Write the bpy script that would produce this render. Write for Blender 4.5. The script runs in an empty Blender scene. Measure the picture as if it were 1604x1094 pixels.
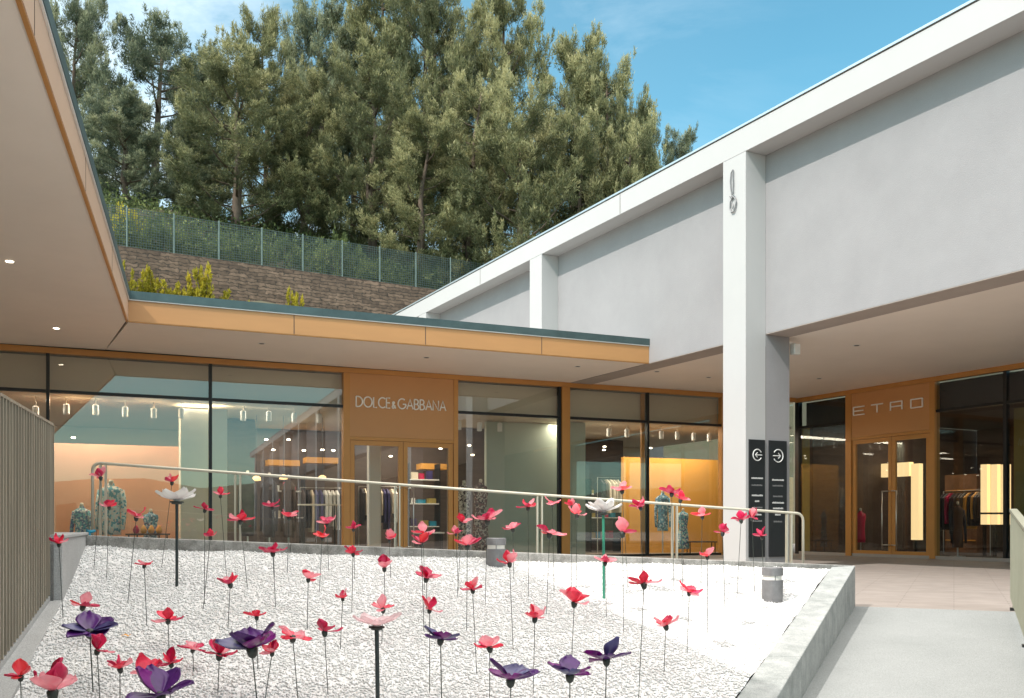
import bpy, math, random
import numpy as np
from mathutils import Vector, Matrix

R = math.radians
random.seed(7)
rng = np.random.default_rng(11)
scene = bpy.context.scene
col = scene.collection

# ------------------------------------------------------------------ camera
EYE = 1.5
FPX = 1500.0
cam = bpy.data.cameras.new("camera"); cam_o = bpy.data.objects.new("camera", cam); col.objects.link(cam_o)
cam.sensor_width = 36; cam.lens = 36 * FPX / 1604
cam.shift_y = (821 - 547) / 1604
cam.clip_start = .05; cam.clip_end = 3000
cam_o.location = (0, 0, EYE); cam_o.rotation_euler = (R(90), 0, 0)
scene.camera = cam_o

# ------------------------------------------------------------------ sky, sun, exposure
SUN_D = Vector((.700, .655, -1.0)).normalized()          # way the light travels
elev = math.asin(-SUN_D.z); rot = math.atan2(-SUN_D.x, -SUN_D.y)
world = bpy.data.worlds.new("World"); scene.world = world; world.use_nodes = True
nt = world.node_tree; nt.nodes.clear()
out = nt.nodes.new('ShaderNodeOutputWorld'); bg = nt.nodes.new('ShaderNodeBackground')
sky = nt.nodes.new('ShaderNodeTexSky'); sky.sky_type = 'NISHITA'; sky.sun_disc = False
sky.sun_elevation = elev; sky.sun_rotation = rot; sky.air_density = 1.0; sky.dust_density = .6; sky.ozone_density = 1.2
tc = nt.nodes.new('ShaderNodeTexCoord'); mp = nt.nodes.new('ShaderNodeMapping')
mp.inputs['Scale'].default_value = (1.6, 1.6, 5.0); mp.inputs['Rotation'].default_value = (0, 0, .5)
nz = nt.nodes.new('ShaderNodeTexNoise'); nz.inputs['Scale'].default_value = 1.7; nz.inputs['Detail'].default_value = 9; nz.inputs['Roughness'].default_value = .62
nz.inputs['Distortion'].default_value = .6
rp = nt.nodes.new('ShaderNodeValToRGB'); rp.color_ramp.elements[0].position = .42; rp.color_ramp.elements[1].position = .72
rp.color_ramp.elements[1].color = (.75, .75, .75, 1); rp.color_ramp.elements[0].color = (.10, .10, .10, 1)
sp = nt.nodes.new('ShaderNodeSeparateXYZ')
mr = nt.nodes.new('ShaderNodeMapRange'); mr.inputs['From Min'].default_value = .25; mr.inputs['From Max'].default_value = -.55
mr.inputs['To Min'].default_value = .05; mr.inputs['To Max'].default_value = 1.0
mm = nt.nodes.new('ShaderNodeMath'); mm.operation = 'MULTIPLY'
mx = nt.nodes.new('ShaderNodeMix'); mx.data_type = 'RGBA'; mx.inputs[7].default_value = (10.6, 10.9, 10.8, 1)
tint = nt.nodes.new('ShaderNodeMix'); tint.data_type = 'RGBA'; tint.blend_type = 'MULTIPLY'; tint.inputs[0].default_value = 1
tint.inputs[7].default_value = (.66, 1.22, 1.08, 1)
L = nt.links
# bright haze and cloud added to the sky behind the viewer, filling the shade
mb_ = nt.nodes.new('ShaderNodeMapRange'); mb_.inputs['From Min'].default_value = .15; mb_.inputs['From Max'].default_value = -.45; mb_.inputs['To Min'].default_value = 0; mb_.inputs['To Max'].default_value = .12
mxx = nt.nodes.new('ShaderNodeMath'); mxx.operation = 'MAXIMUM'
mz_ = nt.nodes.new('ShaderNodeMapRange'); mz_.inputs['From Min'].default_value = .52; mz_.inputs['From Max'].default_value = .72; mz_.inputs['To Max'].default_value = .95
mx2 = nt.nodes.new('ShaderNodeMath'); mx2.operation = 'MAXIMUM'       # bright haze overhead, out of view, added to fill the shade
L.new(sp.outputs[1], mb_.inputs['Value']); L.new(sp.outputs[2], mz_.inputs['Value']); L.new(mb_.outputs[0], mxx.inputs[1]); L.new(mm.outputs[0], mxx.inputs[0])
L.new(tc.outputs['Generated'], mp.inputs['Vector']); L.new(mp.outputs[0], nz.inputs['Vector']); L.new(nz.outputs[0], rp.inputs[0])
L.new(tc.outputs['Generated'], sp.inputs[0]); L.new(sp.outputs[0], mr.inputs['Value'])
L.new(rp.outputs[0], mm.inputs[0]); L.new(mr.outputs[0], mm.inputs[1]); L.new(mxx.outputs[0], mx.inputs[0])
L.new(sky.outputs[0], tint.inputs[6]); L.new(tint.outputs[2], mx.inputs[6])
zenith_fill = nt.nodes.new('ShaderNodeMix'); zenith_fill.data_type = 'RGBA'; zenith_fill.inputs[7].default_value = (17.0, 16.3, 15.3, 1)  # added bright bank above the view, lifts shaded surfaces
L.new(mz_.outputs[0], zenith_fill.inputs[0]); L.new(mx.outputs[2], zenith_fill.inputs[6]); L.new(zenith_fill.outputs[2], bg.inputs['Color'])
bg.inputs['Strength'].default_value = .15
L.new(bg.outputs[0], out.inputs[0])

sun = bpy.data.lights.new("sun", 'SUN'); sun.energy = 2.9; sun.angle = R(.5); sun.color = (1.0, .94, .88)
sun_o = bpy.data.objects.new("sun", sun); col.objects.link(sun_o)
sun_o.rotation_euler = SUN_D.to_track_quat('-Z', 'Y').to_euler(); sun_o.location = (-20, -20, 40)

scene.view_settings.view_transform = 'Standard'; scene.view_settings.look = 'None'
scene.view_settings.exposure = .42; scene.view_settings.gamma = 1
scene.render.engine = 'CYCLES'
scene.cycles.max_bounces = 8; scene.cycles.transparent_max_bounces = 24; scene.cycles.diffuse_bounces = 4

# ------------------------------------------------------------------ materials
def nodes_of(m):
    m.use_nodes = True
    return m.node_tree, m.node_tree.nodes['Principled BSDF']

def mat(name, c, rough=.6, metal=0., var=.12, vscale=3., bump=0., bscale=60., c2=None, spec=.5, detail=6, stretch=None, trans=0.):
    m = bpy.data.materials.new(name); t, b = nodes_of(m); N = t.nodes; K = t.links
    b.inputs['Roughness'].default_value = rough; b.inputs['Metallic'].default_value = metal
    b.inputs['Specular IOR Level'].default_value = spec
    co = N.new('ShaderNodeTexCoord'); mpp = N.new('ShaderNodeMapping')
    if stretch: mpp.inputs['Scale'].default_value = stretch
    K.new(co.outputs['Object'], mpp.inputs['Vector'])
    n1 = N.new('ShaderNodeTexNoise'); n1.inputs['Scale'].default_value = vscale; n1.inputs['Detail'].default_value = detail
    n1.inputs['Roughness'].default_value = .65
    K.new(mpp.outputs[0], n1.inputs['Vector'])
    rr = N.new('ShaderNodeValToRGB'); rr.color_ramp.elements[0].position = .3; rr.color_ramp.elements[1].position = .7
    a = c2 if c2 else tuple(max(0, x * (1 - var)) for x in c); bb = c if c2 else tuple(min(1, x * (1 + var)) for x in c)
    rr.color_ramp.elements[0].color = (*a, 1); rr.color_ramp.elements[1].color = (*bb, 1)
    K.new(n1.outputs[0], rr.inputs[0]); K.new(rr.outputs[0], b.inputs['Base Color'])
    if bump:
        n2 = N.new('ShaderNodeTexNoise'); n2.inputs['Scale'].default_value = bscale; n2.inputs['Detail'].default_value = 5
        K.new(mpp.outputs[0], n2.inputs['Vector'])
        bp = N.new('ShaderNodeBump'); bp.inputs['Strength'].default_value = bump; bp.inputs['Distance'].default_value = .02
        K.new(n2.outputs[0], bp.inputs['Height']); K.new(bp.outputs[0], b.inputs['Normal'])
    if trans:
        o = N['Material Output']; tr = N.new('ShaderNodeBsdfTranslucent'); ms = N.new('ShaderNodeMixShader'); ms.inputs[0].default_value = trans
        K.new(rr.outputs[0], tr.inputs[0]); K.new(b.outputs[0], ms.inputs[1]); K.new(tr.outputs[0], ms.inputs[2]); K.new(ms.outputs[0], o.inputs[0])
    return m

def emis(name, c, s):
    m = bpy.data.materials.new(name); t, b = nodes_of(m)
    b.inputs['Base Color'].default_value = (*c, 1); b.inputs['Emission Color'].default_value = (*c, 1); b.inputs['Emission Strength'].default_value = s
    return m

def glass_mat(name, tint=(1, 1, 1), ior=1.55, rough=0.0, mul=1.0, wav=.0):
    m = bpy.data.materials.new(name); m.use_nodes = True; t = m.node_tree; N = t.nodes; K = t.links; N.clear()
    o = N.new('ShaderNodeOutputMaterial'); tr = N.new('ShaderNodeBsdfTransparent'); tr.inputs[0].default_value = (*tint, 1)
    g = N.new('ShaderNodeBsdfGlossy'); g.inputs['Roughness'].default_value = rough
    f = N.new('ShaderNodeFresnel'); f.inputs['IOR'].default_value = ior
    mt = N.new('ShaderNodeMath'); mt.operation = 'MULTIPLY'; mt.inputs[1].default_value = mul; mt.use_clamp = True
    ms = N.new('ShaderNodeMixShader')
    if wav:
        co = N.new('ShaderNodeTexCoord'); nn = N.new('ShaderNodeTexNoise'); nn.inputs['Scale'].default_value = .7; nn.inputs['Detail'].default_value = 1
        bp = N.new('ShaderNodeBump'); bp.inputs['Strength'].default_value = wav; bp.inputs['Distance'].default_value = .02
        K.new(co.outputs['Object'], nn.inputs['Vector']); K.new(nn.outputs[0], bp.inputs['Height']); K.new(bp.outputs[0], g.inputs['Normal'])
    ge = N.new('ShaderNodeNewGeometry'); iv_ = N.new('ShaderNodeMath'); iv_.operation = 'SUBTRACT'; iv_.inputs[0].default_value = 1
    m2_ = N.new('ShaderNodeMath'); m2_.operation = 'MULTIPLY'      # the far face of the pane adds no second, inner reflection
    K.new(ge.outputs['Backfacing'], iv_.inputs[1]); K.new(mt.outputs[0], m2_.inputs[0]); K.new(iv_.outputs[0], m2_.inputs[1])
    K.new(f.outputs[0], mt.inputs[0]); K.new(m2_.outputs[0], ms.inputs[0]); K.new(tr.outputs[0], ms.inputs[1]); K.new(g.outputs[0], ms.inputs[2])
    K.new(ms.outputs[0], o.inputs[0]); return m

M = {}
M['soffit'] = mat('soffit_board', (.93, .835, .74), .55, var=.03, vscale=.8, bump=.03, bscale=40)
M['fascia_orange'] = mat('bronze_fascia', (.53, .27, .105), .45, var=.06, vscale=.6, stretch=(1, 1, 6))
M['frame_orange'] = mat('bronze_frame', (.58, .27, .075), .4, metal=.15, var=.05, vscale=2)
M['sign_orange'] = mat('bronze_panel', (.60, .29, .11), .42, metal=.1, var=.05, vscale=.7)
M['seam'] = mat('seam_dark', (.10, .07, .05), .8)
M['gutter'] = mat('gutter_zinc', (.075, .115, .115), .45, metal=.4, var=.2, vscale=3)
M['black'] = mat('black_metal', (.012, .012, .013), .4, var=.1)
M['stucco'] = mat('grey_stucco', (.32, .306, .31), .85, var=.06, vscale=1.3, bump=.25, bscale=90, detail=10)
M['white'] = mat('white_paint', (.50, .488, .48), .6, var=.02, vscale=1.2, bump=.05, bscale=50)
M['under'] = mat('under_plaster', (.42, .36, .32), .8, var=.06, vscale=2)
M['coping'] = mat('coping_metal', (.62, .70, .74), .35, metal=.6, var=.04)
M['glass'] = glass_mat('shop_glass', (.95, .97, .95), 1.75, mul=2.3, wav=.012)
M['glass_dark'] = glass_mat('etro_glass', (.80, .84, .86), 1.65, mul=1.1, wav=.012)
M['letter'] = mat('letter_pale', (.96, .91, .84), .5, var=.01)
M['letter_lit'] = emis('letter_lit', (1.0, .80, .55), 1.1)
M['steel'] = mat('brushed_steel', (.62, .60, .56), .3, metal=.85, var=.05)
M['champagne'] = mat('champagne_rail', (.56, .52, .42), .38, metal=.45, var=.05, vscale=5)
M['bronze_slat'] = mat('bronze_slat', (.33, .285, .22), .5, metal=.3, var=.3, vscale=2.5, stretch=(8, 8, .3))
M['bronze_light'] = mat('bronze_rail_light', (.36, .36, .28), .45, metal=.35, var=.08, vscale=3)
M['lamp_grey'] = mat('lamp_grey', (.20, .20, .205), .5, metal=.3, var=.15, vscale=20)
M['lamp_glass'] = mat('lamp_diffuser', (.78, .76, .70), .25, var=.05)
M['floor_in'] = mat('shop_floor', (.30, .25, .20), .35, var=.1)
M['taupe'] = mat('taupe_board', (.62, .53, .41), .8, var=.04, vscale=.5)
M['sage'] = mat('sage_panel', (.42, .47, .40), .7, var=.05, vscale=.6)
M['pale_in'] = mat('pale_panel', (.66, .62, .52), .7, var=.04)
M['darkbrown'] = mat('dark_wood', (.075, .05, .04), .6, var=.3, vscale=2, stretch=(1, 1, 6))
M['etro_dark'] = mat('etro_dark', (.06, .055, .055), .6, var=.2)
M['olive'] = mat('olive_gold', (.34, .26, .07), .6, var=.12, vscale=1.)
M['salmon'] = mat('salmon_backdrop', (.84, .42, .25), .7, var=.06, vscale=.8)
M['ochre'] = mat('ochre_wall', (.72, .34, .06), .65, var=.07, vscale=.8)
M['glow'] = emis('lit_shelf', (1.0, .66, .30), 1.15)
M['spot_lit'] = emis('spot_lens', (1.0, .86, .66), 9)
M['shop_white'] = mat('shop_white', (.78, .77, .74), .5, var=.02)
M['trunk'] = mat('pine_bark', (.13, .095, .07), .9, var=.35, vscale=4, bump=.6, bscale=12, stretch=(1, 1, .3))
M['soil'] = mat('hill_soil', (.05, .06, .028), .95, var=.45, vscale=.6, bump=.6, bscale=3, c2=(.09, .07, .045))
M['mesh_green'] = mat('mesh_green', (.075, .105, .095), .6, metal=.1, var=.15)
M['post_grey'] = mat('post_galv', (.20, .26, .24), .5, metal=.2, var=.1)
M['ribbon'] = mat('teal_ribbon', (.01, .22, .33), .6, var=.3, vscale=20)
M['sign_black'] = mat('sign_black', (.02, .02, .022), .35, var=.1)
M['sign_ink'] = mat('sign_ink', (.75, .75, .73), .5, var=.02)
M['ink_dim'] = mat('sign_ink_dim', (.22, .22, .22), .5, var=.02)

# stained concrete kerb
def concrete(name, c, c2, sc=5., bump=.5, streak=False):
    m = bpy.data.materials.new(name); t, b = nodes_of(m); N = t.nodes; K = t.links
    b.inputs['Roughness'].default_value = .85
    co = N.new('ShaderNodeTexCoord')
    n1 = N.new('ShaderNodeTexNoise'); n1.inputs['Scale'].default_value = sc; n1.inputs['Detail'].default_value = 9; n1.inputs['Roughness'].default_value = .7
    n2 = N.new('ShaderNodeTexNoise'); n2.inputs['Scale'].default_value = 160; n2.inputs['Detail'].default_value = 3
    r1 = N.new('ShaderNodeValToRGB'); r1.color_ramp.elements[0].position = .33; r1.color_ramp.elements[1].position = .68
    r1.color_ramp.elements[0].color = (*c2, 1); r1.color_ramp.elements[1].color = (*c, 1)
    r2 = N.new('ShaderNodeValToRGB'); r2.color_ramp.elements[0].position = .38; r2.color_ramp.elements[0].color = (.62, .62, .62, 1); r2.color_ramp.elements[1].position = .62
    mm = N.new('ShaderNodeMix'); mm.data_type = 'RGBA'; mm.blend_type = 'MULTIPLY'; mm.inputs[0].default_value = .8
    bp = N.new('ShaderNodeBump'); bp.inputs['Strength'].default_value = bump; bp.inputs['Distance'].default_value = .004
    for n in (n1, n2): K.new(co.outputs['Object'], n.inputs['Vector'])
    K.new(n1.outputs[0], r1.inputs[0]); K.new(n2.outputs[0], r2.inputs[0]); K.new(r1.outputs[0], mm.inputs[6]); K.new(r2.outputs[0], mm.inputs[7])
    K.new(mm.outputs[2], b.inputs['Base Color']); K.new(n2.outputs[0], bp.inputs['Height']); K.new(bp.outputs[0], b.inputs['Normal'])
    return m
M['kerb'] = concrete('kerb_granite', (.46, .475, .465), (.27, .29, .28), 6)
M['kerb_dirty'] = concrete('kerb_dirty', (.50, .49, .46), (.17, .165, .15), 9, .8)
M['wall_dark'] = concrete('wall_dark', (.21, .21, .20), (.12, .12, .115), 5)
M['wall_smooth'] = concrete('wall_smooth', (.47, .47, .46), (.40, .40, .39), 2, .2)
M['path'] = concrete('path_concrete', (.315, .328, .324), (.27, .285, .28), 1.3, .25)

# paving of narrow stone boards
def paving(name, c, c2, mortar, bw, bh, rotz, msize=.012):
    m = bpy.data.materials.new(name); t, b = nodes_of(m); N = t.nodes; K = t.links
    b.inputs['Roughness'].default_value = .7
    co = N.new('ShaderNodeTexCoord'); mpp = N.new('ShaderNodeMapping'); mpp.inputs['Rotation'].default_value = (0, 0, rotz)
    br = N.new('ShaderNodeTexBrick'); br.inputs['Scale'].default_value = 1; br.inputs['Brick Width'].default_value = bw; br.inputs['Row Height'].default_value = bh
    br.inputs['Mortar Size'].default_value = msize; br.inputs['Color1'].default_value = (*c, 1); br.inputs['Color2'].default_value = (*c2, 1); br.inputs['Mortar'].default_value = (*mortar, 1)
    n1 = N.new('ShaderNodeTexNoise'); n1.inputs['Scale'].default_value = 4; n1.inputs['Detail'].default_value = 8
    mm = N.new('ShaderNodeMix'); mm.data_type = 'RGBA'; mm.blend_type = 'MULTIPLY'; mm.inputs[0].default_value = .4
    K.new(co.outputs['Object'], mpp.inputs[0]); K.new(mpp.outputs[0], br.inputs[0]); K.new(co.outputs['Object'], n1.inputs[0])
    K.new(br.outputs[0], mm.inputs[6]); K.new(n1.outputs[0], mm.inputs[7]); K.new(mm.outputs[2], b.inputs['Base Color'])
    return m

def petal_mat(name, c, c2, trans=.35, clear=0.):
    m = bpy.data.materials.new(name); t, b = nodes_of(m); N = t.nodes; K = t.links
    b.inputs['Roughness'].default_value = .28; b.inputs['Specular IOR Level'].default_value = .55
    co = N.new('ShaderNodeTexCoord'); n1 = N.new('ShaderNodeTexNoise'); n1.inputs['Scale'].default_value = 2.2; n1.inputs['Detail'].default_value = 3
    r1 = N.new('ShaderNodeValToRGB'); r1.color_ramp.elements[0].position = .35; r1.color_ramp.elements[1].position = .65
    r1.color_ramp.elements[0].color = (*c2, 1); r1.color_ramp.elements[1].color = (*c, 1)
    K.new(co.outputs['Object'], n1.inputs[0]); K.new(n1.outputs[0], r1.inputs[0]); K.new(r1.outputs[0], b.inputs['Base Color'])
    tr = N.new('ShaderNodeBsdfTranslucent'); K.new(r1.outputs[0], tr.inputs[0])
    ms = N.new('ShaderNodeMixShader'); ms.inputs[0].default_value = trans
    K.new(b.outputs[0], ms.inputs[1]); K.new(tr.outputs[0], ms.inputs[2]); last = ms
    if clear:
        tp = N.new('ShaderNodeBsdfTransparent'); tp.inputs[0].default_value = (1, .78, .80, 1)
        m2 = N.new('ShaderNodeMixShader'); m2.inputs[0].default_value = clear
        K.new(ms.outputs[0], m2.inputs[1]); K.new(tp.outputs[0], m2.inputs[2]); last = m2
    K.new(last.outputs[0], N['Material Output'].inputs[0]); return m
M['petal_red'] = petal_mat('petal_red', (.92, .055, .12), (.74, .022, .075), .35)
M['petal_scarlet'] = petal_mat('petal_scarlet', (.94, .10, .11), (.84, .04, .08), .4)
M['petal_crimson'] = petal_mat('petal_crimson', (.74, .025, .12), (.55, .012, .08), .3)
M['petal_pink'] = petal_mat('petal_pink', (.95, .50, .55), (.92, .32, .40), .5, .35)
M['petal_purple'] = petal_mat('petal_purple', (.115, .022, .20), (.065, .014, .12), .25)
M['petal_plum'] = petal_mat('petal_plum', (.27, .015, .25), (.12, .010, .15), .35)
M['petal_indigo'] = petal_mat('petal_indigo', (.085, .075, .21), (.05, .035, .13), .2)
M['petal_white'] = petal_mat('petal_white', (.86, .85, .82), (.74, .70, .70), .3)
M['petal_blush'] = petal_mat('petal_blush', (.90, .78, .79), (.84, .68, .70), .4, .35)
M['calyx'] = mat('calyx_dark', (.022, .030, .024), .5, var=.3, vscale=60)
M['stem'] = mat('stem_wire', (.05, .06, .05), .5, metal=.3, var=.2)
M['stem_green'] = mat('stem_green', (.03, .22, .14), .45, var=.15, vscale=8)
M['stem_black'] = mat('stem_black', (.035, .045, .045), .4, metal=.3, var=.2, vscale=8)

# ------------------------------------------------------------------ helpers
class MB:
    def __init__(s): s.v = []; s.f = []
    def add(s, vs, fs):
        o = len(s.v); s.v += [tuple(v) for v in vs]; s.f += [tuple(i + o for i in f) for f in fs]
    def hexa(s, b, t):      # four bottom, four top points (counter-clockwise from above)
        s.add(list(b) + list(t), [(3, 2, 1, 0), (4, 5, 6, 7), (0, 1, 5, 4), (1, 2, 6, 5), (2, 3, 7, 6), (3, 0, 4, 7)])
    def box(s, p, a, b, z0, z1):   # p 2D origin, a and b 2D extents
        p = Vector(p[:2]); a = Vector(a[:2]); b = Vector(b[:2])
        if a.x * b.y - a.y * b.x < 0: a, b = b, a
        q = [p, p + a, p + a + b, p + b]
        s.hexa([(v.x, v.y, z0) for v in q], [(v.x, v.y, z1) for v in q]); return s
    def prism(s, poly, z0, z1):
        n = len(poly); ar = sum(poly[i][0] * poly[(i + 1) % n][1] - poly[(i + 1) % n][0] * poly[i][1] for i in range(n))
        if ar < 0: poly = poly[::-1]
        s.add([(p[0], p[1], z0) for p in poly] + [(p[0], p[1], z1) for p in poly],
              [tuple(range(n - 1, -1, -1)), tuple(range(n, 2 * n))] + [(i, (i + 1) % n, n + (i + 1) % n, n + i) for i in range(n)]); return s
    def tube(s, pts, rad, n=8, sy=1.0):
        pts = [Vector(p) for p in pts]; k = len(pts)
        if not hasattr(rad, '__len__'): rad = [rad] * k
        o = len(s.v); up = None
        for i, p in enumerate(pts):
            d = (pts[min(i + 1, k - 1)] - pts[max(i - 1, 0)]).normalized()
            if up is None: up = Vector((0, 0, 1)) if abs(d.z) < .9 else Vector((1, 0, 0))
            x = d.cross(up).normalized(); y = x.cross(d).normalized(); up = y
            for j in range(n):
                a = 2 * math.pi * j / n
                s.v.append(tuple(p + x * math.cos(a) * rad[i] + y * math.sin(a) * rad[i] * sy))
        for i in range(k - 1):
            for j in range(n):
                s.f.append((o + i * n + j, o + i * n + (j + 1) % n, o + (i + 1) * n + (j + 1) % n, o + (i + 1) * n + j))
        s.f.append(tuple(o + j for j in range(n - 1, -1, -1))); s.f.append(tuple(o + (k - 1) * n + j for j in range(n)))
        return s
    def lathe(s, c, prof, n=20, sx=1., sy=1.):
        o = len(s.v); k = len(prof)
        for r, z in prof:
            for j in range(n):
                a = 2 * math.pi * j / n; s.v.append((c[0] + r * math.cos(a) * sx, c[1] + r * math.sin(a) * sy, c[2] + z))
        for i in range(k - 1):
            for j in range(n):
                s.f.append((o + i * n + j, o + i * n + (j + 1) % n, o + (i + 1) * n + (j + 1) % n, o + (i + 1) * n + j))
        s.f.append(tuple(o + j for j in range(n - 1, -1, -1))); s.f.append(tuple(o + (k - 1) * n + j for j in range(n)))
        return s
    def build(s, name, m, parent=None, smooth=False, bevel=0, origin=None):
        org = Vector(parent_loc(parent)) if parent else Vector(origin or (0, 0, 0))
        me = bpy.data.meshes.new(name); me.from_pydata([tuple(Vector(v) - org) for v in s.v], [], s.f); me.update()
        if smooth: me.shade_smooth()
        o = bpy.data.objects.new(name, me); col.objects.link(o)
        for mm in (m if isinstance(m, (list, tuple)) else [m]): me.materials.append(mm)
        if parent: o.parent = parent
        else: o.location = org
        if bevel:
            bv = o.modifiers.new('bevel', 'BEVEL'); bv.width = bevel; bv.segments = 2; bv.limit_method = 'ANGLE'
        return o

def parent_loc(p):
    l = Vector((0, 0, 0))
    while p is not None: l += p.location; p = p.parent
    return l

def thing(name, label, cat, loc=(0, 0, 0), group=None):
    o = bpy.data.objects.new(name, None); col.objects.link(o); o.location = loc; o.empty_display_size = .1
    o['label'] = label; o['category'] = cat
    if group: o['group'] = group
    return o
def tag(o, label, cat, group=None):
    o['label'] = label; o['category'] = cat
    if group: o['group'] = group
    return o
def struct(o, label=None):
    o['kind'] = 'structure'; return o

def px(x, y, Z):       # a sight line followed to depth Z (used to size and site things from the photograph)
    return Vector(((x - 802) / FPX * Z, Z, EYE + (821 - y) / FPX * Z))

FL = .78          # plaza level
SO = 4.5          # soffit level

# facade of the low shop (runs away to the right) and the grey building lines
G0 = Vector((-8.54, 15.97)); g = Vector((.9124, .4093)).normalized(); gn = Vector((g.y, -g.x))      # gn points to the plaza
def sG(x):
    k = (x - 802) / FPX; return (k * G0.y - G0.x) / (g.x - k * g.y)
def PG(s, off=0.): return G0 + g * s + gn * off
t = Vector((.4665, -.8845)).normalized(); n = Vector((-t.y, t.x))      # n points into the grey building
W0 = Vector((4.0, 15.1)); E0 = Vector((6.8, 22.96))
def uL(x, base):
    k = (x - 802) / FPX; return (k * base.y - base.x) / (t.x - k * t.y)
def PW(u, off=0.): return W0 + t * u + n * off
def PE(u, off=0.): return E0 + t * u - n * off       # off > 0 towards the plaza
# corner of both storefronts
den = g.x * t.y - g.y * t.x
dv = E0 - G0
sC = (dv.x * t.y - dv.y * t.x) / den
CORN = G0 + g * sC

# ------------------------------------------------------------------ the setting: ground
gm = mat('earth', (.33, .31, .28), .9, var=.2, vscale=.5, bump=.3, bscale=8)
b = MB(); b.add([(-1500, -1500, -.12), (1500, -1500, -.12), (1500, 1500, -.12), (-1500, 1500, -.12)], [(0, 1, 2, 3)]); struct(b.build('ground', gm))

K0 = Vector((3.0, 8.37)); kd = Vector((.419, .908)); kr = Vector((.908, -.419))    # planter corner, kerb line, its right hand
pv = paving('plaza_stone', (.375, .325, .293), (.34, .295, .263), (.26, .225, .20), .9, .115, -math.atan2(kr.y, kr.x), .006)
# plaza slab: behind the planter and out to both sides, under the shops too
KL = Vector((-3.30, 7.50))
poly = [K0, K0 + kr * 14, K0 + kr * 14 + kd * 30, Vector((-8, 40)), Vector((-26, 30)), Vector((-22, 7.5)), KL]
b = MB(); b.prism([tuple(p) for p in poly], -.1, FL); struct(b.build('plaza_pavement', pv))
# sloping path down towards the viewer, a smooth concrete sheet
def path_z(p): return FL - .0913 * (8.37 - (Vector(p) - K0).dot(kd) * .908 - 8.37 + 0) if False else FL + .0913 * .908 * (Vector(p) - K0).dot(kd)
A = K0 - kd * .0; Bq = K0 + kr * 1.32
far = [K0 - kr * .15, Bq]; near = [K0 - kd * 15 - kr * .15, Bq - kd * 15]
b = MB(); zt = [path_z(far[0]), path_z(far[1]), path_z(near[1]), path_z(near[0])]
q = [near[0], near[1], far[1], far[0]]; z = [path_z(p) for p in q]
b.hexa([(p.x, p.y, -1.2) for p in q], [(p.x, p.y, zz) for p, zz in zip(q, z)]); struct(b.build('sloping_path', M['path']))
# ground beyond the right hand railing, and to the left of the slatted fence
q = [Bq - kd * 15, Bq - kd * 15 + kr * 12, Bq + kr * 12, Bq]
b = MB(); b.hexa([(p.x, p.y, -1.0) for p in q], [(p.x, p.y, path_z(p) - .06) for p in q]); struct(b.build('side_ground', M['path']))

# ------------------------------------------------------------------ planter: gravel bed with kerbs
def gz(x, y): return -.022 - .0606 * x + .1587 * y
def ground_hit(x, y):
    k = (x - 802) / FPX; m_ = (821 - y) / FPX
    Z = (-.022 - EYE) / (m_ + .0606 * k - .1587); return Vector((k * Z, Z, gz(k * Z, Z)))
lw = Vector((-.34, 1)).normalized()
NL = Vector((-2.65, 5.64)); FLc = Vector((-3.22, 7.23))            # bend and far corner of the left side
planter = thing('planter', 'sloping gravel planter edged with pale granite kerbs in the foreground', 'planter', (0, 6, .6))
kout = lambda Y: Vector((3.0 - .4615 * (8.37 - Y), Y))
def ktop(Y): return 1.137 - .1307 * (8.37 - Y)
kin = lambda Y: kout(Y) - Vector((.198, 0))
# right kerb in four lengths with fine joints
Ys = [8.37, 6.9, 5.42, 3.9, 2.1]
for i in range(4):
    Y1, Y0 = Ys[i], Ys[i + 1] + .006
    qq = [kin(Y0), kout(Y0), kout(Y1), kin(Y1 - (.083 if i == 0 else 0))]
    b = MB(); b.hexa([(p.x, p.y, -.5) for p in qq], [(p.x, p.y, ktop(p.y) + (0 if i != 0 or j != 3 else 0)) for j, p in enumerate(qq)])
    b.build('kerb', M['kerb'], planter, bevel=.006)
# far kerb
ff = [Vector((-3.26, 7.42)), Vector((3.0, 8.372))]
fdir = (ff[1] - ff[0]).normalized(); fn = Vector((fdir.y, -fdir.x))
segs = [0, .24, .49, .745, 1.0]
lenf = (ff[1] - ff[0]).length
for i in range(4):
    s0, s1 = segs[i] * lenf, segs[i + 1] * lenf - (.004 if i < 3 else 0)
    a0 = ff[0] + fdir * s0; a1 = ff[0] + fdir * s1
    if i == 3:
        i1 = kin(8.287); 
        i0 = a0 + fn * .17
    else: i0 = a0 + fn * .17; i1 = a1 + fn * .17
    zt = lambda p: 1.412 - .275 * ((p - ff[0]).dot(fdir) / lenf)
    qq = [i0, i1, a1, a0]
    if i == 3: qq[1] = qq[1] + Vector((-.004, 0))
    b = MB(); b.hexa([(p.x, p.y, .2) for p in qq], [(p.x, p.y, zt(p)) for p in qq])
    b.build('kerb', M['kerb_dirty'], planter, bevel=.006)
# flat strip between gravel and slatted fence
b = MB(); a0 = NL; a1 = Vector((NL.x + .335 * (NL.y - 2.1), 2.1)); w = Vector((-.20, -.05))
qq = [a1 + w, a1, a0, a0 + w]
b.hexa([(p.x, p.y, -.4) for p in qq], [(p.x, p.y, gz(p.x, p.y) + .018) for p in qq]); b.build('edging_strip', M['wall_dark'] if False else M['wall_smooth'], planter, bevel=.004)
# ramp behind the far kerb
b = MB(); a0 = ff[0] - fn * .02; a1 = ff[1] - fn * .02 - fdir * .35
qq = [a0, a1, a1 - fn * 1.5, a0 - fn * 1.5]
b.hexa([(p.x, p.y, .5) for p in qq], [(p.x, p.y, zz) for p, zz in zip(qq, (1.08, .784, .784, 1.08))]); struct(b.build('access_ramp', M['path']))

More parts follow.
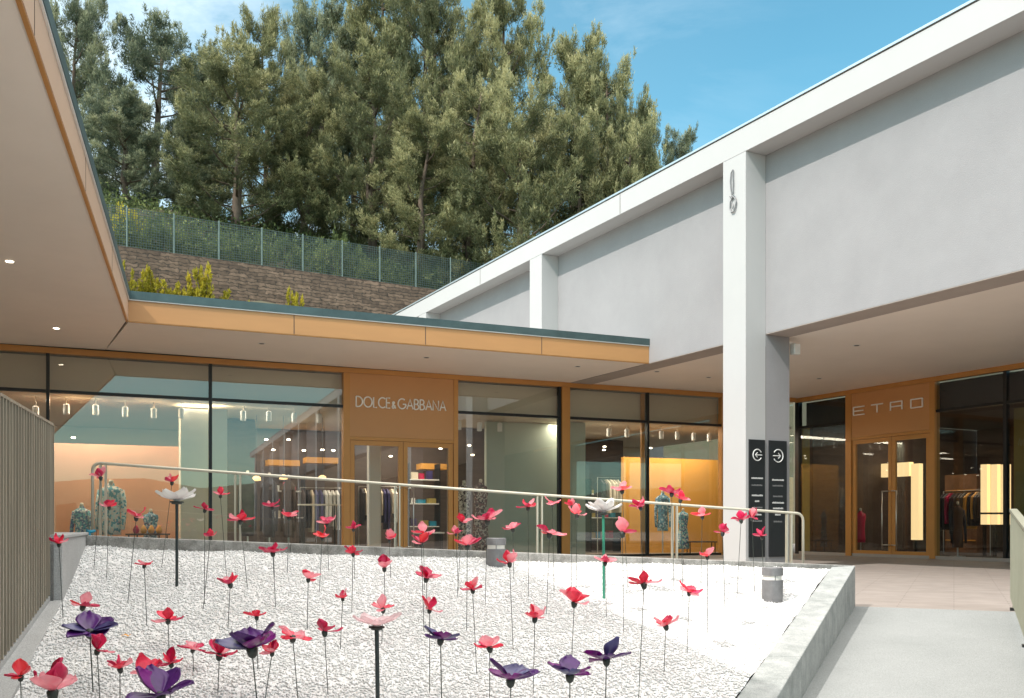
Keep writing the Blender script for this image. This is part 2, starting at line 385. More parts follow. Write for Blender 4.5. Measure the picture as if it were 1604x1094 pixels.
# gravel: one bed of loose white chips
def gravel_material():
    m = bpy.data.materials.new('white_chips'); t_, b_ = nodes_of(m); N = t_.nodes; K = t_.links
    b_.inputs['Roughness'].default_value = .75
    co = N.new('ShaderNodeTexCoord'); v = N.new('ShaderNodeTexVoronoi'); v.inputs['Scale'].default_value = 95; v.inputs['Randomness'].default_value = 1
    v2 = N.new('ShaderNodeTexVoronoi'); v2.feature = 'DISTANCE_TO_EDGE'; v2.inputs['Scale'].default_value = 95
    n_ = N.new('ShaderNodeTexNoise'); n_.inputs['Scale'].default_value = 1.3; n_.inputs['Detail'].default_value = 7
    r1 = N.new('ShaderNodeValToRGB'); r1.color_ramp.elements[0].color = (.56, .55, .54, 1); r1.color_ramp.elements[1].color = (.86, .85, .84, 1); r1.color_ramp.elements[1].position = .45
    r2 = N.new('ShaderNodeValToRGB'); r2.color_ramp.elements[0].position = .3; r2.color_ramp.elements[0].color = (.88, .875, .86, 1); r2.color_ramp.elements[1].position = .6
    sep = N.new('ShaderNodeSeparateColor')
    mm = N.new('ShaderNodeMix'); mm.data_type = 'RGBA'; mm.blend_type = 'MULTIPLY'; mm.inputs[0].default_value = 1
    r3 = N.new('ShaderNodeValToRGB'); r3.color_ramp.elements[1].position = .12; r3.color_ramp.elements[0].color = (.55, .55, .55, 1)
    m3 = N.new('ShaderNodeMix'); m3.data_type = 'RGBA'; m3.blend_type = 'MULTIPLY'; m3.inputs[0].default_value = .6
    bp = N.new('ShaderNodeBump'); bp.inputs['Strength'].default_value = 1; bp.inputs['Distance'].default_value = .0045; bp.invert = True
    for q_ in (v, v2, n_): K.new(co.outputs['Object'], q_.inputs['Vector'])
    K.new(v.outputs['Color'], sep.inputs[0]); K.new(sep.outputs[0], r1.inputs[0]); K.new(n_.outputs[0], r2.inputs[0])
    K.new(r1.outputs[0], mm.inputs[6]); K.new(r2.outputs[0], mm.inputs[7]); K.new(v2.outputs[0], r3.inputs[0])
    K.new(mm.outputs[2], m3.inputs[6]); K.new(r3.outputs[0], m3.inputs[7]); K.new(m3.outputs[2], b_.inputs['Base Color'])
    K.new(v.outputs['Distance'], bp.inputs['Height']); K.new(bp.outputs[0], b_.inputs['Normal'])
    return m
M['gravel'] = gravel_material()
M['chip'] = mat('chip_stone', (.85, .84, .83), .7, c2=(.60, .59, .575), vscale=70, detail=1)

def edge_left(Y): 
    if Y < NL.y: return NL.x + .335 * (NL.y - Y)
    return NL.x + (FLc.x - NL.x) * (Y - NL.y) / (FLc.y - NL.y)
def edge_right(Y): return kin(Y).x
def far_y(X): return 7.25 + (8.215 - 7.25) * (X + 3.22) / 6.1
def bed_height(x, y):
    return gz(x, y) + .009 * np.sin(x * 3.1 + y * 1.7) * np.sin(y * 2.3 - x) + .008 * np.sin(x * 9 + 2 * np.sin(y * 5)) * np.sin(y * 8 + x * 2)
gb = MB(); nu, nv = 130, 130
for j in range(nv + 1):
    for i in range(nu + 1):
        v_ = j / nv; u_ = i / nu
        yl = 2.1 + (7.26 - 2.1) * v_; yr = 2.1 + (8.22 - 2.1) * v_
        pl = Vector((edge_left(yl), yl)); pr = Vector((edge_right(yr), yr)); p = pl.lerp(pr, u_)
        gb.v.append((p.x, p.y, float(bed_height(p.x, p.y))))
for j in range(nv):
    for i in range(nu):
        a_ = j * (nu + 1) + i; gb.f.append((a_, a_ + 1, a_ + nu + 2, a_ + nu + 1))
nb = len(gb.v)
# loose chips on the bed
ND = 70000
rv = rng.random((ND, 2)); v_ = rv[:, 1] ** .85; u_ = rv[:, 0]
yl = 2.6 + (7.26 - 2.6) * v_; yr = 2.6 + (8.22 - 2.6) * v_
xl = np.array([edge_left(a) for a in yl]); xr = np.array([edge_right(a) for a in yr])
cx = xl + (xr - xl) * u_; cy = yl + (yr - yl) * u_
cz = bed_height(cx, cy) + .003
octa = np.array([(1, 0, 0), (-1, 0, 0), (0, 1, 0), (0, -1, 0), (0, 0, 1), (0, 0, -1)], float)
of = np.array([(0, 2, 4), (2, 1, 4), (1, 3, 4), (3, 0, 4), (2, 0, 5), (1, 2, 5), (3, 1, 5), (0, 3, 5)])
sz = (.0045 + .0075 * rng.random(ND) ** 1.6)
jit = 1 + .45 * (rng.random((ND, 6, 3)) - .5)
ang = rng.random(ND) * 6.28; ca, sa = np.cos(ang), np.sin(ang)
pts = octa[None] * jit; pts = pts + .35 * (rng.random((ND, 6, 3)) - .5)
x_ = pts[..., 0] * ca[:, None] - pts[..., 1] * sa[:, None]; y_ = pts[..., 0] * sa[:, None] + pts[..., 1] * ca[:, None]
pts = np.stack([x_, y_, pts[..., 2] * .7], -1) * sz[:, None, None] + np.stack([cx, cy, cz], -1)[:, None]
me = bpy.data.meshes.new('gravel')
V = np.concatenate([np.array(gb.v, float), pts.reshape(-1, 3)])
F4 = np.array(gb.f, np.int32); F3 = (of[None] + (np.arange(ND) * 6)[:, None, None] + nb).reshape(-1, 3).astype(np.int32)
me.vertices.add(len(V)); me.vertices.foreach_set('co', V.ravel().astype(np.float32))
nl = F4.size + F3.size; me.loops.add(nl); me.loops.foreach_set('vertex_index', np.concatenate([F4.ravel(), F3.ravel()]))
me.polygons.add(len(F4) + len(F3))
ls = np.concatenate([np.arange(len(F4)) * 4, F4.size + np.arange(len(F3)) * 3]).astype(np.int32)
me.polygons.foreach_set('loop_start', ls)
me.materials.append(M['gravel']); me.materials.append(M['chip'])
me.polygons.foreach_set('material_index', np.concatenate([np.zeros(len(F4)), np.ones(len(F3))]).astype(np.int32))
me.update(calc_edges=True); me.validate()
go = bpy.data.objects.new('gravel', me); col.objects.link(go)
go['kind'] = 'stuff'; go['label'] = 'white marble gravel filling the sloping planter'; go['category'] = 'gravel'

# low wall at the left end of the planter
wl = thing('low_wall', 'short smooth grey concrete wall at the left end of the gravel', 'wall', (-2.9, 6.4, .5))
d_ = (FLc - NL).normalized(); nn_ = Vector((-d_.y, d_.x))
b = MB(); b.box(NL + d_ * .02 + nn_ * .0, d_ * 1.86, nn_ * .30, -.1, 1.415); b.build('wall_body', M['wall_smooth'], wl, bevel=.005)
b = MB(); b.box(NL + d_ * -.015 + nn_ * .045, d_ * .032, nn_ * .24, -.1, 1.38); b.build('end_slab', M['wall_dark'], wl, bevel=.003)
b = MB(); b.box(NL + d_ * 0 - nn_ * .012, d_ * 1.88, nn_ * .33, 1.416, 1.436); b.build('cap_stone', M['wall_smooth'], wl, bevel=.003)

# slatted fence on the left
fs = Vector((-2.80, 5.72)); fdv = Vector((.299, -1.0)).normalized(); fno = Vector((fdv.y, -fdv.x))
fence = thing('slatted_fence', 'dark bronze fence of close upright slats at the left edge', 'fence', (fs.x, fs.y, .5))
sl = MB(); p_ = 0.; LEN = 4.3
while p_ < LEN:
    c = fs + fdv * p_; zb = gz(c.x, c.y) + .05
    sl.box(c, fdv * .014, fno * (-.06), zb, 2.085); p_ += .068
sl.build('slats', M['bronze_slat'], fence)
b = MB(); b.box(fs + fno * .004, fdv * LEN, fno * -.064, 2.086, 2.10); b.build('top_rail', M['bronze_slat'], fence)
b = MB(); e_ = fs + fdv * LEN; w_ = fno * -.06
qq = [fs, e_, e_ + w_, fs + w_]
qq = [qq[0], qq[3], qq[2], qq[1]]
b.hexa([(p.x, p.y, gz(p.x, p.y) + .0) for p in qq], [(p.x, p.y, gz(p.x, p.y) + .048) for p in qq]); b.build('bottom_rail', M['wall_smooth'], fence)
for k_ in (1.12, 2.5):
    c = fs + fdv * k_ + fno * .006
    b = MB(); b.box(c, fdv * .018, fno * .016, gz(c.x, c.y), 2.085); b.build('post', M['bronze_light'], fence)

# rear handrail
hr0 = px(145, 725, 7.72); hr1 = px(1258, 805, 8.62)
rail = thing('handrail', 'champagne metal handrail with rounded ends behind the gravel planter', 'handrail', (0, 8.2, .8))
hd = (hr1 - hr0); hl = hd.length; hu = hd.normalized()
def rpost_base(f): return FL + .30 * (1 - f)
pl_ = [Vector((hr0.x + .0, hr0.y, rpost_base(0)))] + [hr0 + hu * (.06 * (1 - math.cos(a))) - Vector((0, 0, .06 * (1 - math.sin(a)))) for a in [R(k) for k in (0, 22, 45, 67, 90)]]
pr_ = [hr1 - hu * (.06 * (1 - math.sin(a)) - 0) + hu * 0 - Vector((0, 0, .06 * (1 - math.cos(a)))) for a in [R(k) for k in (0, 22, 45, 67, 90)]] + [Vector((hr1.x, hr1.y, rpost_base(1)))]
b = MB(); b.tube(pl_ + pr_, .012, 10); b.build('rail', M['champagne'], rail, smooth=True)
h2 = Vector((hu.x, hu.y)).normalized(); hn2 = Vector((h2.y, -h2.x))
for f in (.006, .187, .402, .603, .802, .985):
    c = hr0 + hd * f; zt_ = c.z - .012
    for dd in (-.02, .02):
        b = MB(); b.box(Vector((c.x, c.y)) + h2 * (dd - .006 + (.045 if f < .1 else (-.045 if f > .9 else 0))) - hn2 * .02, h2 * .012, hn2 * .04, rpost_base(f), zt_); b.build('post', M['champagne'], rail)

# teal ribbon on the post foot
b = MB()
pr0 = px(143, 838, 7.40)
b.tube([pr0 + Vector((-.03, -.01, .03)), pr0 + Vector((.0, -.03, .02)), pr0 + Vector((.03, -.01, .03)), pr0 + Vector((0, .02, .025)), pr0 + Vector((-.03, -.01, .03))], .012, 6)
b.tube([pr0 + Vector((0, -.03, .02)), pr0 + Vector((.012, -.04, -.03)), pr0 + Vector((.0, -.05, -.075)), pr0 + Vector((-.022, -.06, -.10))], [.012, .011, .009, .006], 6, .4)
tag(b.build('ribbon', M['ribbon'], origin=pr0, smooth=True), 'teal ribbon knotted round the foot of the handrail', 'ribbon')

# right railing
rr0 = Vector((4.17, 7.98))
rg = thing('side_railing', 'grey green metal railing with upright bars at the right edge', 'railing', (rr0.x, rr0.y, .7))
def rgz(p): return path_z(p)
Lr = 5.0
for k_ in (0, 1.55, 3.1, 4.65):
    c = rr0 - kd * k_; b = MB(); b.box(c, -kd * .045, kr * .012, rgz(c) - .04, rgz(c) + .81); b.build('post', M['bronze_light'], rg)
    b = MB(); b.box(c - kr * .02 + kd * .01, -kd * .07, kr * .055, rgz(c) - .03, rgz(c) + .012); b.build('base_plate', M['black'], rg)
def slope_bar(mb, off0, off1, h0, h1, s0=0, s1=Lr):
    q_ = [rr0 - kd * s0 + kr * off0, rr0 - kd * s0 + kr * off1, rr0 - kd * s1 + kr * off1, rr0 - kd * s1 + kr * off0]
    q_ = [q_[3], q_[2], q_[1], q_[0]]
    mb.hexa([(p.x, p.y, rgz(p) + h0) for p in q_], [(p.x, p.y, rgz(p) + h1) for p in q_])
b = MB(); slope_bar(b, -.022, .034, .811, .835); b.build('top_rail', M['bronze_light'], rg)
b = MB(); slope_bar(b, -.004, .014, .07, .095); b.build('bottom_rail', M['bronze_light'], rg)
b = MB()
s_ = .07
while s_ < Lr:
    c = rr0 - kd * s_; b.box(c + kr * -.02, -kd * .008, kr * .05, rgz(c) + .097, rgz(c) + .808); s_ += .075
b.build('bars', M['bronze_light'], rg)

# bollard lamps
def bollard(base, label, w, h):
    o = thing('bollard_lamp', label, 'garden lamp', base, 'small cylindrical lamps in the gravel')
    r = w / 2; bz = base
    MB().lathe(bz, [(r * .96, -.06), (r * .98, 0), (r, .004), (r, h * .60), (r * .97, h * .605)], 28).build('body', M['lamp_grey'], o, smooth=False)
    MB().lathe(bz, [(r * .86, h * .605), (r * .86, h * .745)], 28).build('diffuser', M['lamp_glass'], o, smooth=False)
    c = MB().lathe(bz, [(r * .97, h * .745), (r, h * .75), (r, h * .985), (r * .97, h), (r * .3, h * 1.004)], 28); c.build('cap', M['lamp_grey'], o)
    for k_ in range(3):
        a = k_ * 2.1 + .5; MB().box((bz[0] + r * .88 * math.cos(a), bz[1] + r * .88 * math.sin(a)), (.006, 0), (0, .006), bz[2] + h * .60, bz[2] + h * .75).build('strut', M['lamp_grey'], o)
    return o
g1 = ground_hit(1210, 938); bollard(g1, 'dark grey cylindrical lamp in sunlit gravel near the right kerb corner', .150, .225)
g2 = ground_hit(777, 886); bollard(g2, 'pale grey cylindrical lamp in gravel below the dresses in the window', .158, .215)

# ------------------------------------------------------------------ low shop building
S_ROOF = 4.94
shop = thing('low_shop_building', 'low shop with bronze canopy, cream soffit and tall glass front, name over the doors', 'building', (-3, 18, FL))
cL = Vector((-5.67, 14.15))                 # inner corner of the canopy edges
ld = Vector((.314, -.949)).normalized(); ln = Vector((-ld.y, ld.x))     # left wing edge runs to the viewer; ln to the right/open side
if ln.x < 0: ln = -ln
# canopy right end on the grey wall plane
def isect(p, d, q, e):
    dn = d.x * e.y - d.y * e.x; w_ = q - p; return p + d * ((w_.x * e.y - w_.y * e.x) / dn)
cR = isect(cL, g, PW(0, -.004), t)
gd = (cR - cL).normalized(); gdn = Vector((gd.y, -gd.x))
cN = cL + ld * 27
# soffit polygons (left wing and front), 3 mm apart in height at the mitre seam
mit = isect(G0, g, cL, (Vector(px(165, 548, 1).xy) * (4500 / 273.) / 1. - cL).normalized()) if False else Vector(((165 - 802) / FPX * (4500 / 273.), 4500 / 273.))
farL = PG(-14)
lwf = cN - ln * 3.9
lwc = isect(cL - ln * 3.9, ld, G0, g)
b = MB(); b.prism([tuple(p) for p in (cL - ln * .03, mit, lwc, lwf, cN - ln * .03)], SO, SO + .06); b.build('soffit', M['soffit'], shop)
GW = isect(G0, g, PW(0, -.004), t)
b = MB(); b.prism([tuple(p) for p in (cL + gd * .012 - gdn * .03, cR - gdn * .03, GW, mit + g * .012)], SO, SO + .06); b.build('soffit', M['soffit'], shop)
b = MB(); mv = (mit - cL); mp_ = Vector((-mv.y, mv.x)).normalized()
b.box(cL - mp_ * .012, mv, mp_ * .024, SO + .03, SO + .034); b.build('mitre_seam', M['seam'], shop)
M['fascia_shaded'] = mat('bronze_fascia_shaded', (.60, .40, .27), .5, var=.05, vscale=.6)  # bronze fascia of the left run, shade and reflected light put into its colour
def run_fascia(p0, d, length, nout, joints, fm='fascia_orange'):
    b = MB(); b.box(p0 - nout * .03, d * length, nout * .03, SO + .0, SO + .305); b.build('fascia', M[fm], shop)
    b = MB(); b.box(p0 - nout * .035, d * length, nout * .030, SO - .014, SO - .002); b.build('drip_trim', M['frame_orange'], shop)
    b = MB(); b.box(p0 - nout * .20, d * length, nout * .225, SO + .325, SO + .445); b.build('gutter', M['gutter'], shop)
    b = MB(); b.box(p0 - nout * .10, d * length, nout * .118, SO + .308, SO + .322); b.build('flashing', M['shop_white'], shop)
    for j in joints:
        b = MB(); b.box(p0 + d * j, d * .012, nout * .0025, SO + .003, SO + .303); b.build('fascia_joint', M['seam'], shop)
Lg = (cR - cL).length
jt = []
for x in (460, 666, 848):
    k_ = (x - 802) / FPX; s_ = (k_ * cL.y - cL.x) / (gd.x - k_ * gd.y); jt.append(s_)
run_fascia(cL, gd, Lg, gdn, jt)
run_fascia(cL, ld, 27, ln, [2.9, 5.8, 8.7, 11.6, 14.5], 'fascia_shaded')
# roof slab
b = MB(); b.prism([tuple(p) for p in (cL + gd * 0 - gdn * .21 - ln * .21, cR - gdn * .21, PG(sC, -.3), PG(sC, -7), PG(-14, -7), lwf - ln * 6, cN - ln * 6, cN - ln * .21)], SO + .30, S_ROOF - .05)
b.build('roof', mat('roof_gravel', (.30, .30, .29), .9), shop)
# left wing wall (outside the picture, seen from the side and in reflections)
b = MB(); b.box(lwf, -ld * (lwc - lwf).length, -ln * .25, -.1, SO - .002); b.build('side_wall', M['pale_in'], shop)

# storefront pieces along the low shop front
ZT = 3.755
def fbox(P, s0, s1, off, dep, z0, z1, name, m, par, mb=None):
    b = mb or MB(); a = P(s0, off); c = P(s1, off); e = P(s0, off - dep)
    b.box(a, c - a, e - a, z0, z1)
    if mb is None: return b.build(name, m, par)
def window(P, s0, s1, z0, parent, pane_m, mull_l=True, mull_r=True, tz=ZT, mm=None, w=.055, label=None):
    mm = mm or M['black']
    b = MB()
    if mull_l: fbox(P, s0, s0 + w, .03, .10, z0, SO - .105, '', None, None, b)
    if mull_r: fbox(P, s1 - w, s1, .03, .10, z0, SO - .105, '', None, None, b)
    i0 = s0 + (w if mull_l else 0) + .001; i1 = s1 - (w if mull_r else 0) - .001
    fbox(P, i0, i1, .028, .09, tz - .027, tz + .027, '', None, None, b)
    fbox(P, i0, i1, .026, .09, z0, z0 + .05, '', None, None, b)
    fr = b.build('storefront_window', mm, parent)
    for a_, c_ in ((z0 + .052, tz - .029), (tz + .029, SO - .106)):
        fbox(P, i0, i1, .0, .010, a_, c_, 'pane', pane_m, fr)
    return fr
BASE = FL + .01
# top channel
fbox(PG, -12, sC - .12, .05, .14, SO - .10, SO - .004, 'head_channel', M['frame_orange'], shop)
sg = {x: sG(x) for x in (-400, -140, 72, 327, 537, 547, 628, 708, 716, 878, 891, 1016, 1122, 1246)}
window(PG, sg[-400], sg[-140], BASE, shop, M['glass']); window(PG, sg[-140] + .003, sg[72], BASE, shop, M['glass'], mull_r=False)
window(PG, sg[72] + .002, sg[327] - .002, BASE, shop, M['glass'], mull_r=False)
window(PG, sg[327], sg[537] - .003, BASE, shop, M['glass'], mull_r=False)
window(PG, sg[716] + .003, sg[878], BASE, shop, M['glass'], mull_l=False)
window(PG, sg[891] + .003, sg[1016], BASE, shop, M['glass'], mull_l=False)
window(PG, sg[1016] + .004, sg[1122] + .12, BASE, shop, M['glass'], mull_l=False, mull_r=False)
def jamb(P, s0, s1, parent, top=SO - .104, off=.06):
    fbox(P, s0, s1, off, .16, BASE, top, 'jamb', M['frame_orange'], parent)
jamb(PG, sg[537], sg[547], shop); jamb(PG, sg[708] + .02, sg[716], shop); jamb(PG, sg[878] + .01, sg[891], shop)
jamb(PG, sg[1122] + .125, sg[1122] + .26, shop)
fbox(PG, sg[1016] - .10, sg[1016] - .02, -.13, .05, BASE, SO - .106, 'inner_mullion', M['frame_orange'], shop)
fbox(PG, sg[1122] + .27, sC - .16, .0, .012, BASE, SO - .106, 'end_pane', M['glass'], shop)

def doorway(P, s0, s1, zp, parent, pane_m, split=.5):
    """two glazed leaves under a sign panel"""
    pan = fbox(P, s0 + .002, s1 - .002, .045, .06, zp + .004, SO - .104, 'sign_panel', M['sign_orange'], parent)
    hb = fbox(P, s0 + .002, s1 - .002, .052, .10, zp - .065, zp, 'door_head', M['frame_orange'], parent)
    mid = s0 + (s1 - s0) * split
    for a_, c_, side in ((s0 + .012, mid - .006, 1), (mid + .006, s1 - .012, -1)):
        b = MB(); w = .085; zt_ = zp - .07
        fbox(P, a_, a_ + w, .03, .06, BASE + .01, zt_, '', None, None, b); fbox(P, c_ - w, c_, .03, .06, BASE + .01, zt_, '', None, None, b)
        fbox(P, a_ + w, c_ - w, .029, .058, BASE + .01, BASE + .13, '', None, None, b); fbox(P, a_ + w, c_ - w, .029, .058, zt_ - .09, zt_, '', None, None, b)
        d = b.build('door', M['frame_orange'], parent)
        fbox(P, a_ + w, c_ - w, .0, .012, BASE + .131, zt_ - .091, 'pane', pane_m, d)
        h = MB(); hs = (c_ - .18) if side > 0 else (a_ + .18); he = (c_ - .045) if side > 0 else (a_ + .045)
        for off in (.11,):
            p1 = P(hs, off); 
            top_, bot_ = BASE + 1.42, BASE + .16
            h.tube([(p1.x, p1.y, bot_), (p1.x, p1.y, top_)], .013, 8)
            for zz in (top_ - .008, bot_ + .10):
                q1 = P(hs, off); q2 = P(he, .02); q1b = P(he, off)
                h.tube([(q1.x, q1.y, zz), (q1b.x, q1b.y, zz), (q2.x, q2.y, zz)], .011, 8)
        h.build('handle', M['steel'], d, smooth=True)
    return pan
pan_dg = doorway(PG, sg[547], sg[708] + .02, 3.18, shop, M['glass'], .505)

# lettering as thin round strokes
def arc(cx, cy, rx, ry, a0, a1, k=14): return [(cx + rx * math.cos(R(a0 + (a1 - a0) * i / k)), cy + ry * math.sin(R(a0 + (a1 - a0) * i / k))) for i in range(k + 1)]
GL = {
 'D': (.78, [[(0, 0), (0, 1)], [(0, 1)] + arc(.22, .5, .54, .5, 90, -90) + [(0, 0)]]),
 'O': (1.0, [arc(.48, .5, .5, .5, 0, 360, 24)]),
 'L': (.44, [[(0, 1), (0, 0), (.42, 0)]]),
 'C': (.80, [arc(.5, .5, .5, .5, 50, 310, 18)]),
 'E': (.50, [[(.46, 1), (0, 1), (0, 0), (.46, 0)], [(0, .52), (.42, .52)]]),
 '&': (.62, [[(.5, 0), (.12, .44)] + arc(.22, .56, .11, .12, 200, 20, 8) + [(.12, .28)] + arc(.2, .15, .13, .15, 150, 290, 8) + [(.42, .3)]]),
 'G': (.95, [arc(.5, .5, .5, .5, 50, 350, 20) + [(.99, .46), (.6, .46)]]),
 'A': (.76, [[(0, 0), (.38, 1), (.76, 0)], [(.13, .34), (.63, .34)]]),
 'B': (.56, [[(0, 0), (0, 1)], [(0, 1), (.22, 1)] + arc(.22, .76, .26, .24, 90, -90, 8) + [(0, .52)], [(0, .52), (.26, .52)] + arc(.26, .26, .29, .26, 90, -90, 8) + [(0, 0)]]),
 'N': (.72, [[(0, 0), (0, 1), (.70, 0), (.70, 1)]]),
}
def letters(P, text, s0, s1, zb, h, par, m, rad, off, gap=.16):
    tot = sum((GL[c][0] if c != '&' else .62 * 1.0) + gap for c in text) - gap
    k_ = (s1 - s0) / tot; x_ = s0
    for c in text:
        b = MB()
        w, sts = GL[c]; vs = h
        for st in sts:
            pts = []
            for (a, bb) in st:
                q_ = P(x_ + a * k_, off); pts.append((q_.x, q_.y, zb + bb * vs * (1 if c != '&' else .95)))
            # close loops meet at the same point
            b.tube(pts, rad, 6)
        b.build('letter', m, par); x_ += (w + gap) * k_
s0_, s1_ = sG(556.5), sG(696.5)
letters(PG, 'DOLCE&GABBANA', s0_, s1_, 1.5 + (821 - 638.5) / FPX * 18.55, .195, pan_dg, M['letter'], .0145, .062, .17)

# recessed downlights
def downlight(x, y, parent, zc=SO, r=.06, lit=False):
    Z = (zc - EYE) * FPX / (821 - y); p = px(x, y, Z)
    c = MB().lathe((p.x, p.y, zc), [(r, -.006), (r * 1.05, -.004), (r * 1.05, -.001)], 16).build('downlight', M['shop_white'], parent)
    MB().lathe((p.x, p.y, zc), [(r * .7, -.010), (r * .7, -.007)], 12).build('lens', M['spot_lit'] if lit else M['black'], c)
for x, y in ((15, 409), (88, 514), (410, 538), (668, 560), (905, 574)): downlight(x, y, shop, lit=x < 100)

# interior of the low shop
IN = 6.5
fbox(PG, -12, sC - .05, -.20, IN, FL + .001, FL + .012, 'shop_floor', M['floor_in'], shop)
fbox(PG, -12, sC - .05, -.20, IN, SO - .72, SO - .66, 'shop_ceiling', M['taupe'], shop)
fbox(PG, -12, sC - .05, -IN, .12, FL + .012, SO - .73, 'back_wall', M['taupe'], shop)
fbox(PG, -12, sC - 2.2, -.22, .06, ZT + .02, SO - .11, 'bulkhead', M['taupe'], shop)
fbox(PG, sC - 2.19, sC - .1, -.22, .06, ZT + .02, SO - .11, 'bulkhead', M['sage'], shop)

def iv(x, off):       # position along the front for a sight line met 'off' behind the glass
    base = PG(0, -off); k_ = (x - 802) / FPX; return (k_ * base.y - base.x) / (g.x - k_ * g.y)
def iz(x, y, off):
    s_ = iv(x, off); return EYE + (821 - y) / FPX * PG(s_, -off).y
def ibox(x0, x1, y0, y1, off, dep, name, m, label=None, cat=None, parent=None):
    s0, s1 = iv(x0, off), iv(x1, off); z1 = min(iz(x0, y0, off), SO - .74); z0 = iz(x0, y1, off) if y1 else FL + .013
    z0 = max(z0, FL + .013)
    b = MB(); a = PG(s0, -off); b.box(a, PG(s1, -off) - a, PG(s0, -off - dep) - a, z0, z1)
    o = b.build(name, m, parent, origin=None if parent else (a.x, a.y, z0))
    if label: tag(o, label, cat)
    return o
ibox(20, 281, 692, None, 1.5, .10, 'backdrop', M['salmon'], 'salmon display backdrop behind the left shop window', 'display panel')
ibox(283, 326, 640, None, 1.1, .4, 'pillar', M['pale_in'], parent=shop)
ibox(330, 356, 640, None, .9, .3, 'pillar', M['pale_in'], parent=shop)
ibox(356, 400, 642, None, 3.2, .5, 'wall_cladding', M['darkbrown'], parent=shop)
ibox(400, 536, 655, None, 5.2, .2, 'wall_cladding', M['darkbrown'], parent=shop)
ibox(556, 700, 660, None, 5.4, .2, 'wall_cladding', M['darkbrown'], parent=shop)
ibox(578, 597, 690, None, 1.2, .15, 'inner_column', M['pale_in'], parent=shop)
ibox(716, 762, 660, None, 3.0, .2, 'wall_cladding', M['darkbrown'], parent=shop)
ibox(762, 884, 660, None, 1.4, .12, 'screen_wall', M['sage'], 'plain sage screen standing beside the two dresses in the window', 'display panel')
ibox(892, 917, 640, None, .8, .3, 'pillar', M['sage'], parent=shop)
ibox(917, 976, 668, None, 4.4, .3, 'wall_cladding', M['darkbrown'], parent=shop)
ibox(977, 1128, 716, None, 1.9, .12, 'screen_wall', M['ochre'], 'ochre display wall in the window left of the big white column', 'display panel')
for x0, x1, y0 in ((420, 470, 720), (480, 530, 716), (660, 700, 726)):
    ibox(x0, x1, y0, y0 + 9, 4.6, .4, 'wall_shelf', M['ochre'], parent=shop)

# shelves with goods in the dark bay
def shelf_unit(x0, x1, ys, off, label):
    s0, s1 = iv(x0, off), iv(x1, off); a = PG(s0, -off); o = thing('shelf_unit', label, 'shelves', (a.x, a.y, FL + .013))
    for s_ in (s0, s1 - .03):
        p = PG(s_, -off); b = MB(); b.box(p, g * .03, -gn * .35, FL + .013, iz(x0, ys[0], off) + .4); b.build('upright', M['black'], o)
    for y in ys:
        z_ = iz(x0, y, off); b = MB(); p = PG(s0 + .031, -off); b.box(p, g * (s1 - s0 - .062), -gn * .34, z_, z_ + .025); sh = b.build('shelf', M['shop_white'], o)
        q_ = s0 + .08
        while q_ < s1 - .2:
            w_ = random.uniform(.08, .2); hh = random.uniform(.08, .2); b = MB(); b.box(PG(q_, -off - .06), g * w_, -gn * .16, z_ + .026, z_ + .026 + hh)
            b.build('goods', random.choice([M['petal_indigo'], M['taupe'], M['petal_crimson'], M['shop_white'], M['ribbon'], M['olive']]), sh); q_ += w_ + random.uniform(.03, .12)
shelf_unit(925, 972, (775, 812, 845), 3.2, 'black shelf unit with bags behind the white sculpture flower')
shelf_unit(640, 690, (752, 790, 826), 3.6, 'shelf unit with folded goods seen through the right door leaf')
shelf_unit(420, 478, (770, 812), 3.6, 'low shelf unit of goods in the window left of the doors')

# spotlights on ceiling inside
zc_in = SO - .72
def spot(x, y, off, i, where):
    s_ = iv(x, off); p = PG(s_, -off); zz = iz(x, y, off)
    o = thing('spotlight', where, 'spotlight', (p.x, p.y, min(zc_in, zz + .14)), 'white spotlights inside the low shop')
    MB().tube([(p.x, p.y, zz + .04), (p.x, p.y, zc_in)], .007, 6).build('rod', M['taupe'], o)
    MB().lathe((p.x, p.y, zz - .09), [(.045, 0), (.052, .01), (.052, .18), (.03, .19)], 14).build('housing', M['shop_white'], o)
    MB().lathe((p.x, p.y, zz - .09), [(.036, -.003), (.036, -.0005)], 12).build('lens', M['lamp_glass'], o)
spl = [(56, 645), (104, 642), (150, 643), (196, 646), (241, 648), (284, 648), (381, 652), (421, 653), (461, 655), (500, 656), (719, 667), (751, 669), (783, 670),
       (954, 678), (982, 679), (1007, 681), (1036, 682), (1061, 683), (1087, 685), (1111, 686)]
wh = ['behind the slatted fence top', 'just right of the first black mullion', 'second right of the first black mullion', 'third right of the first black mullion', 'fourth right of the first black mullion', 'left of the second black mullion',
      'just right of the second black mullion', 'second right of the second black mullion', 'third right of the second black mullion', 'last before the shop doors',
      'just right of the shop doors', 'second right of the shop doors', 'third right of the shop doors', 'first past the wide bronze jamb', 'second past the wide bronze jamb', 'third past the wide bronze jamb',
      'first in the bay beside the big column', 'second in the bay beside the big column', 'third in the bay beside the big column', 'nearest the big white column']
for i, (x, y) in enumerate(spl): spot(x, y, 1.0 if i < 10 else .9, i, 'small white ceiling spotlight inside the glass, ' + wh[i])
# deep ceiling lamps, glowing dots
dots = [(115, 687), (417, 690), (452, 690), (476, 707), (505, 706), (522, 707), (428, 706), (586, 710), (735, 699), (740, 714), (947, 701), (946, 706), (1019, 703), (612, 716), (690, 704), (1000, 735)]
for i, (x, y) in enumerate(dots):
    off = 3.0; s_ = iv(x, off); p = PG(s_, -off); zz = iz(x, y, off)
    MB().lathe((p.x, p.y, zz), [(.03, 0), (.045, .015), (.03, .03)], 10).build('pendant_lamp', M['spot_lit'], shop)

